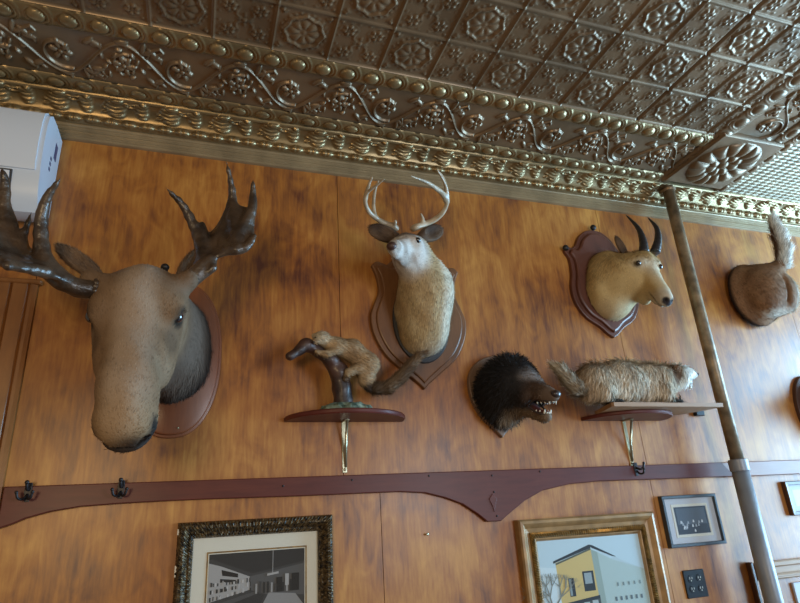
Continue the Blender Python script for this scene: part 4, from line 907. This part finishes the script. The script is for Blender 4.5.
# ------------------------------------------------------------------ BADGER-LIKE ANIMAL on the plank
def furry_animal():
    a = thing('mounted_badger', (1.85, -.19, pz1), 'shaggy grey-brown badger with pale open-mouthed head crouching on the pale plank', 'mounted animal')
    q = lambda u, v, d: P(u, v, d)
    fl = pz1 + .008
    pr = [(.04, 'e', q(596, 382, .19), (.095, .060, .080)), (.04, 'e', q(622, 379, .19), (.11, .065, .085)), (.04, 'e', q(650, 381, .19), (.095, .060, .078)), (.03, 'c', q(662, 379, .19), q(679, 377, .195), .060, .044),
          (.02, 'c', q(679, 375, .20), q(688, 374, .21), .045, .028), (.012, 'c', q(687, 373.5, .21), q(695, 375, .215), .022, .013), (.010, 'c', q(683, 381, .205), q(690.5, 386, .21), .022, .011)]
    for (u, dd, du) in ((604, .235, 10), (604, .15, 10), (664, .235, 14), (664, .15, 14)):
        s = P(u, 388, dd); f = np.array([s[0] + .02, -dd, fl + .004]); g = f + np.array([.055, -.005, -.002]); pr += [(.02, 'c', s, f, .030, .018), (.01, 'c', f, g, .013, .010)]
    V, F = sculpt(pr, .0058, disp=lambda g: .003 * noise3(g, 60, 6)); V[:, 2] = np.maximum(V[:, 2], pz1 + .0005)
    hd = P(690, 375, .21)
    def colf(p):
        n = noise3(p * np.array([1, 1, .3]), 70, 2); n2 = noise3(p, 25, 8)
        hdw = sstep(p[:, 0], 2.01, 2.05)
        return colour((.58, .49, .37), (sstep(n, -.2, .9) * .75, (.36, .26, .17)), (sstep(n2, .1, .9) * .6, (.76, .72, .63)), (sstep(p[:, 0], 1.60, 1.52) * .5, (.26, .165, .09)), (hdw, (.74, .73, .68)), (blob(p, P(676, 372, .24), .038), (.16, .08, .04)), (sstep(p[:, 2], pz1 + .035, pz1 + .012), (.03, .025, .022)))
    furry('body', V, F, colf, lambda p: np.stack([-.35 + 0 * p[:, 0], 0 * p[:, 0], -1 + 0 * p[:, 0]], 1), a, 12000, .038, .0036, .22, .5, zmin=pz1 + .0008, lenf=lambda p: .25 + .85 * sstep(p[:, 0], 2.09, 2.02))
    Ve, Fe = sculpt([(.01, 'e', tuple(q(677, 370.5, .235)), (.022, .012, .024))], .004)
    furry('ear', Ve, Fe, lambda p: colour((.17, .085, .04), (.5 + .5 * noise3(p, 90, 4), (.12, .06, .03))), lambda p: np.tile([.2, 0, 1.0], (len(p), 1)), a, 300, .008, .002, .3, .4)
    mb = MB(); mb.ball(q(697.5, 374.3, .218), (.0075, .008, .007), 10, 8); mb.build('nose', M['pinknose'], a, True)
    mb = MB(); mb.ball(q(687, 371.5, .236), .005, 10, 8); mb.build('eye', M['eye'], a, True)
    mb = MB(); mb.ball(q(689.5, 380.2, .212), (.016, .008, .004), 10, 6); mb.build('tongue', M['mouth'], a, True)
    for (u, v, ln) in ((694, 377.2, -.010), (690.5, 378, -.006), (692, 382.5, .008), (688.5, 381, .005)):
        c = q(u, v, .222); mb = MB(); mb.tube([c, c + [0, 0, ln]], [.0028, .0006], 6); mb.build('tooth', M['tooth'], a, True)
    tl = [q(590, 392, .19), q(578, 389, .20), q(569, 380, .205), q(562, 371, .21), q(554, 366.5, .21)]; rr = [.024, .026, .024, .019, .009]
    V, F = sculpt([(.015, 'c', tl[i], tl[i + 1], rr[i], rr[i + 1]) for i in range(4)], .006)
    furry('tail', V, F, lambda p: colour((.36, .29, .20), (.5 + .5 * noise3(p, 60, 4), (.24, .18, .12)), (sstep(noise3(p, 30, 9), .2, .9) * .5, (.5, .46, .38))), lambda p: np.tile([-.7, 0, .7], (len(p), 1)), a, 3500, .032, .0034, .25, .45, zmin=pz1 + .0008)
furry_animal()

# ------------------------------------------------------------------ DEER RUMP with raised tail
def rump():
    t = thing('deer_rump_mount', (2.86, 0, 2.66), 'brown deer rump mounted on the wall with its pale tail raised', 'mounted deer rump')
    c = np.array([2.84, 0, 2.655])
    mb = MB(); mb.prism([(c[0] + .12 * math.cos(q), c[2] + .15 * math.sin(q)) for q in np.linspace(0, 2 * math.pi, 41)[:-1]], 0, -.018, .003); smooth_by_angle(mb.build('plaque', M['framebrown'], t), .5)
    e1 = P(772, 288, .17)
    pr = [(.05, 'e', (c[0], -.03, c[2]), (.150, .07, .180)), (.07, 'e', (c[0] + .02, -.11, c[2] + .0), (.135, .10, .145)), (.05, 'e', (c[0] - .03, -.15, c[2] - .03), (.080, .06, .10)), (.05, 'e', (c[0] + .075, -.15, c[2] - .03), (.075, .06, .10)), (.03, 'c', (c[0] + .03, -.15, c[2] + .08), tuple(P(783, 262, .19)), .05, .028),
          (-.02, 'e', (c[0] + .035, -.22, c[2] - .06), (.010, .035, .11))]
    V, F = sculpt(pr, .0065, disp=lambda g: .0012 * noise3(g, 60, 6)); V[:, 1] = np.minimum(V[:, 1], -.020)
    def colf(p):
        n = noise3(p, 60, 3); r = np.hypot(p[:, 0] - c[0] - .035, p[:, 2] - c[2]); front = sstep(-p[:, 1], .165, .20)
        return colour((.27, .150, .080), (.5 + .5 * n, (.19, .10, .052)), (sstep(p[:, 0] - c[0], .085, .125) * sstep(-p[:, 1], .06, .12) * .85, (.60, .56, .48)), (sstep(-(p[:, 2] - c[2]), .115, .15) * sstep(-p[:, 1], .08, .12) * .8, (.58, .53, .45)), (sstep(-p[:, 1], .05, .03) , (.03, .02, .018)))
    furry('rump', V, F, colf, lambda p: np.stack([.3 + 0 * p[:, 0], -.2 + 0 * p[:, 0], -.9 + 0 * p[:, 0]], 1), t, 9000, .016, .0026, .2, .35, lenf=lambda p: 1 + 1.2 * sstep(p[:, 0], c[0] + .08, c[0] + .13))
    tl = [P(783, 264, .19), P(783.5, 250, .20), P(779, 236, .21), P(772, 219, .22)]; rr = [.03, .034, .032, .016]
    V, F = sculpt([(.015, 'c', tl[i], tl[i + 1], rr[i], rr[i + 1]) for i in range(3)], .006)
    ctr = (tl[0] + tl[3]) / 2
    furry('tail', V, F, lambda p: colour((.62, .60, .55), (sstep((p[:, 0] - np.interp(p[:, 2], [q_[2] for q_ in tl], [q_[0] for q_ in tl])) * -.6 + (p[:, 1] - np.interp(p[:, 2], [q_[2] for q_ in tl], [q_[1] for q_ in tl])) * .78, .010, .022), (.12, .065, .04))), lambda p: np.tile([.35, -.2, .8], (len(p), 1)), t, 4500, .034, .0026, .2, .5)
rump()
def edge_mount():
    t = thing('pelt_mount', (3.19, 0, 2.05), 'edge of a round brown fur mount on dark plaque at the right border', 'mounted animal')
    c = P(812, 411, .0)
    mb = MB(); mb.prism([(c[0] + .12 * math.cos(q), c[2] + .19 * math.sin(q)) for q in np.linspace(0, 2 * math.pi, 41)[:-1]], 0, -.022, .004); smooth_by_angle(mb.build('plaque', M['framebrown'], t), .5)
    V, F = sculpt([(.04, 'e', (c[0] + .01, -.04, c[2]), (.095, .08, .155)), (.04, 'c', (c[0] + .02, -.06, c[2] + .02), (c[0] + .05, -.22, c[2] + .06), .08, .05)], .008); V[:, 1] = np.minimum(V[:, 1], -.024)
    furry('pelt', V, F, lambda p: colour((.24, .15, .08), (.5 + .5 * noise3(p, 60, 3), (.15, .09, .05))), lambda p: np.tile([0, 0, -1.0], (len(p), 1)), t, 4000, .016, .0013, .25, .4)
edge_mount()

# ------------------------------------------------------------------ framed pictures
def frame_ring(x0, x1, z0, z1, prof, name, material, parent, seg=1, relief=None):
    """prof: list of (inset, height)"""
    R = []
    n = max(1, seg)
    def edge(a, b): return [(a[0] + (b[0] - a[0]) * i / n, a[1] + (b[1] - a[1]) * i / n) for i in range(n)]
    for ins, h in prof:
        c = [(x0 + ins, z0 + ins), (x1 - ins, z0 + ins), (x1 - ins, z1 - ins), (x0 + ins, z1 - ins)]
        pts = []
        for i in range(4): pts += edge(c[i], c[(i + 1) % 4])
        R.append([(x, -h - (relief(i, ins) if relief and h > .006 else 0), z) for i, (x, z) in enumerate(pts)])
    mb = MB(); mb.rings(R, cap=False); return mb.build(name, material, parent)
def rect(mb, x0, x1, z0, z1, y): mb.add([(x0, y, z0), (x1, y, z0), (x1, y, z1), (x0, y, z1)], [(0, 1, 2, 3)])
def pane(x0, x1, z0, z1, y, parent):
    mb = MB(); mb.box(x0, x1, y - .0015, y, z0, z1); mb.build('glass', M['glass'], parent)
G = lambda v, b=1.0: ((v * (.45 if v < .3 else .85), v * (.47 if v < .3 else .88), v * (.5 if v < .3 else .92)))
def print_mesh(name, polys, x0, x1, z0, z1, y, parent):
    """polys in 0..1 coordinates of the print, painted back to front a hair apart"""
    mb = MB(); mats = []; idx = {}
    for i, (c, pts) in enumerate(polys):
        if c not in idx: idx[c] = len(mats); mats.append(mat('print_ink', c, 0.6, 0, 0, 0.2))
        mb.cur = idx[c]; yy = y - i * 5e-5
        mb.add([(x0 + (x1 - x0) * u, yy, z0 + (z1 - z0) * v) for u, v in pts], [tuple(range(len(pts)))])
    mb.build(name, None, parent, mats=mats)
R_ = lambda a, b, c, d: [(a, c), (b, c), (b, d), (a, d)]
# saloon photograph, lower left
x0, x1, z1 = -.045, .476, 1.640; z0 = 1.22
t = thing('framed_saloon_photograph', (.215, 0, 1.43), 'black and gilt carved frame with old grey photograph of a bar interior', 'framed picture')
rel = lambda i, ins: .0035 * abs(math.sin(i * 1.9 + ins * 160)) + .002 * math.sin(i * 3.7)
frame_ring(x0, x1, z0, z1, [(0, 0), (0, .022), (.004, .034), (.012, .042), (.022, .042), (.030, .032), (.036, .026), (.042, .028), (.048, .024), (.052, .014), (.052, .008)], 'frame', M['frameblack'], t, 110, rel)
mb = MB(); mb.box(x0 + .006, x1 - .006, -.008, 0, z0 + .006, z1 - .006); mb.build('backing', M['framebrown'], t)
mb = MB(); ph = (x0 + .105, x1 - .098, z0 + .09, z1 - .105)
o = MB(); rect(mb, x0 + .05, x1 - .05, z0 + .05, z1 - .05, -.0102); mb.build('mount_card', M['mat'], t)
mb = MB(); frame_ring(ph[0] - .008, ph[1] + .008, ph[2] - .008, ph[3] + .008, [(0, .0103), (.001, .0122), (.004, .0122), (.005, .0105)], 'gilt_slip', M['framegold2'], t)
polys = [(G(.10), R_(0, 1, 0, 1)), (G(.045), [(0, .93), (1, 1), (0, 1)]), (G(.06), [(.0, .95), (.45, .70), (1, .82), (1, 1), (0, 1)]), (G(.42), [(0, .35), (0, .88), (.12, .83), (.42, .66), (.42, .48)]), (G(.20), [(.42, .48), (.42, .66), (1, .79), (1, .35), (.6, .40)]),
         (G(.30), [(.45, .0), (.62, .42), (.9, .38), (1, .2), (1, 0)]), (G(.07), [(0, .0), (0, .22), (.5, .42), (.58, .40), (.45, 0)]), (G(.16), [(0, .22), (0, .30), (.5, .46), (.5, .42)]), (G(.03), [(.13, .78), (.14, .70), (.30, .66), (.30, .71), (.18, .76)]), (G(.05), [(.12, .66), (.28, .63), (.28, .60), (.12, .61)])]
rr_ = random.Random(4)
for i in range(46):
    u = rr_.uniform(.01, .44); w = .008 + rr_.random() * .014; vb = .36 + u * .26 + rr_.choice((0, .10, .2)) * (1 - u); polys.append((G(rr_.choice((.62, .12, .05, .5))), R_(u, u + w, vb, vb + .035 + .03 * rr_.random())))
for i in range(12): u = .48 + .04 * i; polys.append((G(rr_.choice((.05, .35, .12))), R_(u, u + .02, .42, .52 + .08 * rr_.random())))
polys += [(G(.03), R_(.70, .76, .42, .62)), (G(.03), R_(.86, .94, .42, .66)), (G(.45), R_(.79, .83, .50, .66)), (G(.5), R_(.655, .66, .66, 1)), (G(.45), [(.60, .68), (.72, .70), (.72, .67), (.60, .65)])]
print_mesh('photograph', polys, *ph, -.0106, t)
pane(x0 + .05, x1 - .05, z0 + .05, z1 - .05, -.0155, t)
for (zz, hh) in ((z1 - .02, .018), (z1 - .13, .028), (z1 - .15, .014)):
    mb = MB(); mb.box(x0 - .0008, x0 + .006, -.036, -.022, zz - hh, zz, .001); mb.build('chipped_edge', M['chip'], t)
# building picture, lower middle
x0, x1, z1, z0 = 1.222, 1.884, 1.580, 1.02
t = thing('framed_building_picture', (1.55, 0, 1.3), 'gilt wooden frame with tinted picture of a yellow two-storey corner building', 'framed picture')
frame_ring(x0, x1, z0, z1, [(0, 0), (0, .030), (.006, .038), (.016, .040), (.024, .034), (.034, .024), (.052, .020)], 'frame', M['framegold'], t, 1)
frame_ring(x0 + .050, x1 - .050, z0 + .050, z1 - .050, [(0, .012), (0, .024), (.006, .028), (.016, .027), (.022, .018)], 'beaded_moulding', M['framegold2'], t, 100, lambda i, ins: .004 * (i % 2))
frame_ring(x0 + .070, x1 - .070, z0 + .070, z1 - .070, [(0, .012), (0, .020), (.006, .019), (.014, .0105)], 'gilt_slip', M['framegold'], t, 1)
mb = MB(); mb.box(x0 + .006, x1 - .006, -.008, 0, z0 + .006, z1 - .006); mb.build('backing', M['framebrown'], t)
sky = (.50, .66, .74); ye = (.60, .47, .20); ye2 = (.30, .40, .38); dk = (.03, .045, .06); 
polys = [(sky, R_(0, 1, 0, 1)), ((.60, .74, .80), [(0, .0), (.25, 0), (.3, .7), (0, .75)]), ((.46, .60, .66), [(.55, .68), (.72, .80), (.80, .74), (1, .62), (1, .5), (.6, .5)]),
         (ye, [(.17, 0), (.15, .78), (.50, .90), (.52, 0)]), (ye2, [(.52, 0), (.50, .90), (.56, .86), (.58, 0)]), ((.42, .55, .55), [(.58, 0), (.56, .86), (.70, .76), (1, .62), (1, 0)]),
         (dk, [(.13, .775), (.13, .80), (.49, .955), (.51, .945), (.50, .915)]), (dk, [(.49, .955), (.52, .945), (.74, .79), (.70, .80), (.51, .915)]), ((.10, .12, .10), [(.15, .755), (.15, .775), (.50, .915), (.50, .895)]),
         (dk, R_(.245, .30, .40, .60)), (dk, R_(.385, .49, .44, .66)), ((.25, .33, .36), R_(.25, .27, .41, .59)), ((.30, .38, .42), R_(.40, .47, .52, .64)), (dk, [(.18, .30), (.18, .335), (.52, .385), (.52, .35)]), ((.07, .09, .10), [(.18, .30), (.52, .35), (.52, .13), (.18, .12)])]
for i in range(4): polys.append(((.42, .50, .52), R_(.20 + .08 * i, .255 + .08 * i, .235 + .01 * i, .30 + .012 * i)))
for i in range(7): polys.append(((.30, .40, .42), R_(.19 + .046 * i, .225 + .046 * i, .14, .21)))
for i in range(6): polys.append(((.12, .17, .20), R_(.66 + .05 * i, .68 + .05 * i, .30 - .0 * i, .345)))
for i in range(5): polys.append(((.20, .28, .30), R_(.70 + .055 * i, .715 + .055 * i, .46, .50)))
def twig(u, v, a, l, d):
    if d == 0: return
    u2 = u + l * math.cos(a); v2 = v + l * math.sin(a); w = .0025 * d
    polys.append(((.22, .24, .22), [(u - w, v), (u + w, v), (u2 + w * .6, v2), (u2 - w * .6, v2)]))
    for k in (-.45, .1, .5): twig(u2, v2, a + k + rr_.uniform(-.2, .2), l * .72, d - 1)
twig(.06, .05, 1.5, .22, 5)
polys = [(c_, [(u, v if v < .01 or v > .99 else .40 + (v - .32) * .83) for u, v in p_]) for c_, p_ in polys]
print_mesh('print', polys, x0 + .082, x1 - .082, z0 + .082, z1 - .082, -.0100, t)
pane(x0 + .078, x1 - .078, z0 + .078, z1 - .078, -.0155, t)
# small dark photograph
x0, x1, z0, z1 = 1.953, 2.262, 1.427, 1.640
t = thing('framed_small_photograph', (2.1, 0, 1.53), 'small square blue-black frame with pale mount around a dark photograph', 'framed picture')
frame_ring(x0, x1, z0, z1, [(0, 0), (0, .02), (.002, .023), (.012, .023), (.014, .018), (.014, .010)], 'frame', M['frameblue'], t)
mb = MB(); mb.box(x0 + .004, x1 - .004, -.008, 0, z0 + .004, z1 - .004); mb.build('backing', M['frameblue'], t)
mb = MB(); rect(mb, x0 + .013, x1 - .013, z0 + .013, z1 - .013, -.0095); mb.build('mount_card', M['matgrey'], t)
frame_ring(x0 + .052, x1 - .052, z0 + .038, z1 - .038, [(0, .0096), (.001, .0112), (.010, .0112), (.011, .0098)], 'inner_mount', M['mat'], t)
polys = [((.05, .075, .11), R_(0, 1, 0, 1)), ((.10, .14, .19), R_(.05, .95, .35, .95))]
for i in range(16): u = rr_.uniform(.05, .8); v = rr_.uniform(.05, .42); polys.append(((.35, .42, .50) if i % 2 else (.6, .66, .72), [(u, v), (u + .06, v), (u + .05, v + .09), (u + .02, v + .10)]))
print_mesh('photograph', polys, x0 + .065, x1 - .065, z0 + .05, z1 - .05, -.0100, t)
pane(x0 + .013, x1 - .013, z0 + .013, z1 - .013, -.0140, t)
# frame at right border
x0, x1, z0, z1 = 2.706, 3.0, 1.520, 1.676
t = thing('framed_certificate', (2.85, 0, 1.6), 'dark brown frame with pale mount cut off by the right border, below the wall rail', 'framed picture')
frame_ring(x0, x1, z0, z1, [(0, 0), (0, .02), (.003, .024), (.016, .022), (.018, .010)], 'frame', M['framebrown'], t)
mb = MB(); mb.box(x0 + .004, x1 - .004, -.008, 0, z0 + .004, z1 - .004); mb.build('backing', M['framebrown'], t)
mb = MB(); rect(mb, x0 + .016, x1 - .016, z0 + .016, z1 - .016, -.0095); mb.build('mount_card', M['matgrey'], t)
mb = MB(); rect(mb, x0 + .05, x1 - .05, z0 + .04, z1 - .04, -.0100); mb.build('paper', M['mat'], t)
q = P(793, 583, .012); mb = MB(); mb.box(q[0], q[0] + .25, -.012, 0, q[2] - .2, q[2], .002); tag(mb.build('notice_card', M['matgrey']), 'pale card on the wall at the bottom right corner under the moulding', 'card')

# ------------------------------------------------------------------ outlet plate and junction box
q = P(695.5, 583.5, .004); x, z = q[0], q[2]
t = thing('electrical_outlet', (x, 0, z), 'black four-socket electrical wall outlet below the small square picture', 'outlet')
mb = MB(); mb.box(x - .056, x + .056, -.007, 0, z - .054, z + .054, .002); mb.build('cover_plate', M['black'], t)
for sx in (-1, 1):
    for sz in (-1, 1):
        cx_, cz_ = x + sx * .023, z + sz * .020
        mb = MB(); mb.prism([(cx_ + .016 * math.cos(a), cz_ + .014 * math.sin(a)) for a in np.linspace(0, 2 * math.pi, 17)[:-1]], -.0068, -.0090, .0006); o = mb.build('socket', M['black'], t)
        mb = MB()
        for dx in (-.006, .006): mb.box(cx_ + dx - .0012, cx_ + dx + .0012, -.0093, -.0088, cz_ - .001, cz_ + .007)
        mb.box(cx_ - .002, cx_ + .002, -.0093, -.0088, cz_ - .009, cz_ - .005); s = mb.build('slot', M['mat'], o); s.location = (0, 0, 0)
q = P(699, 413, .012); x, z = q[0], q[2]
mb = MB(); mb.box(x - .026, x + .026, -.022, 0, z - .014, z + .014, .003); tag(mb.build('cable_clip_box', M['black']), 'tiny black plastic box on the wall under the right end of the plank', 'box')
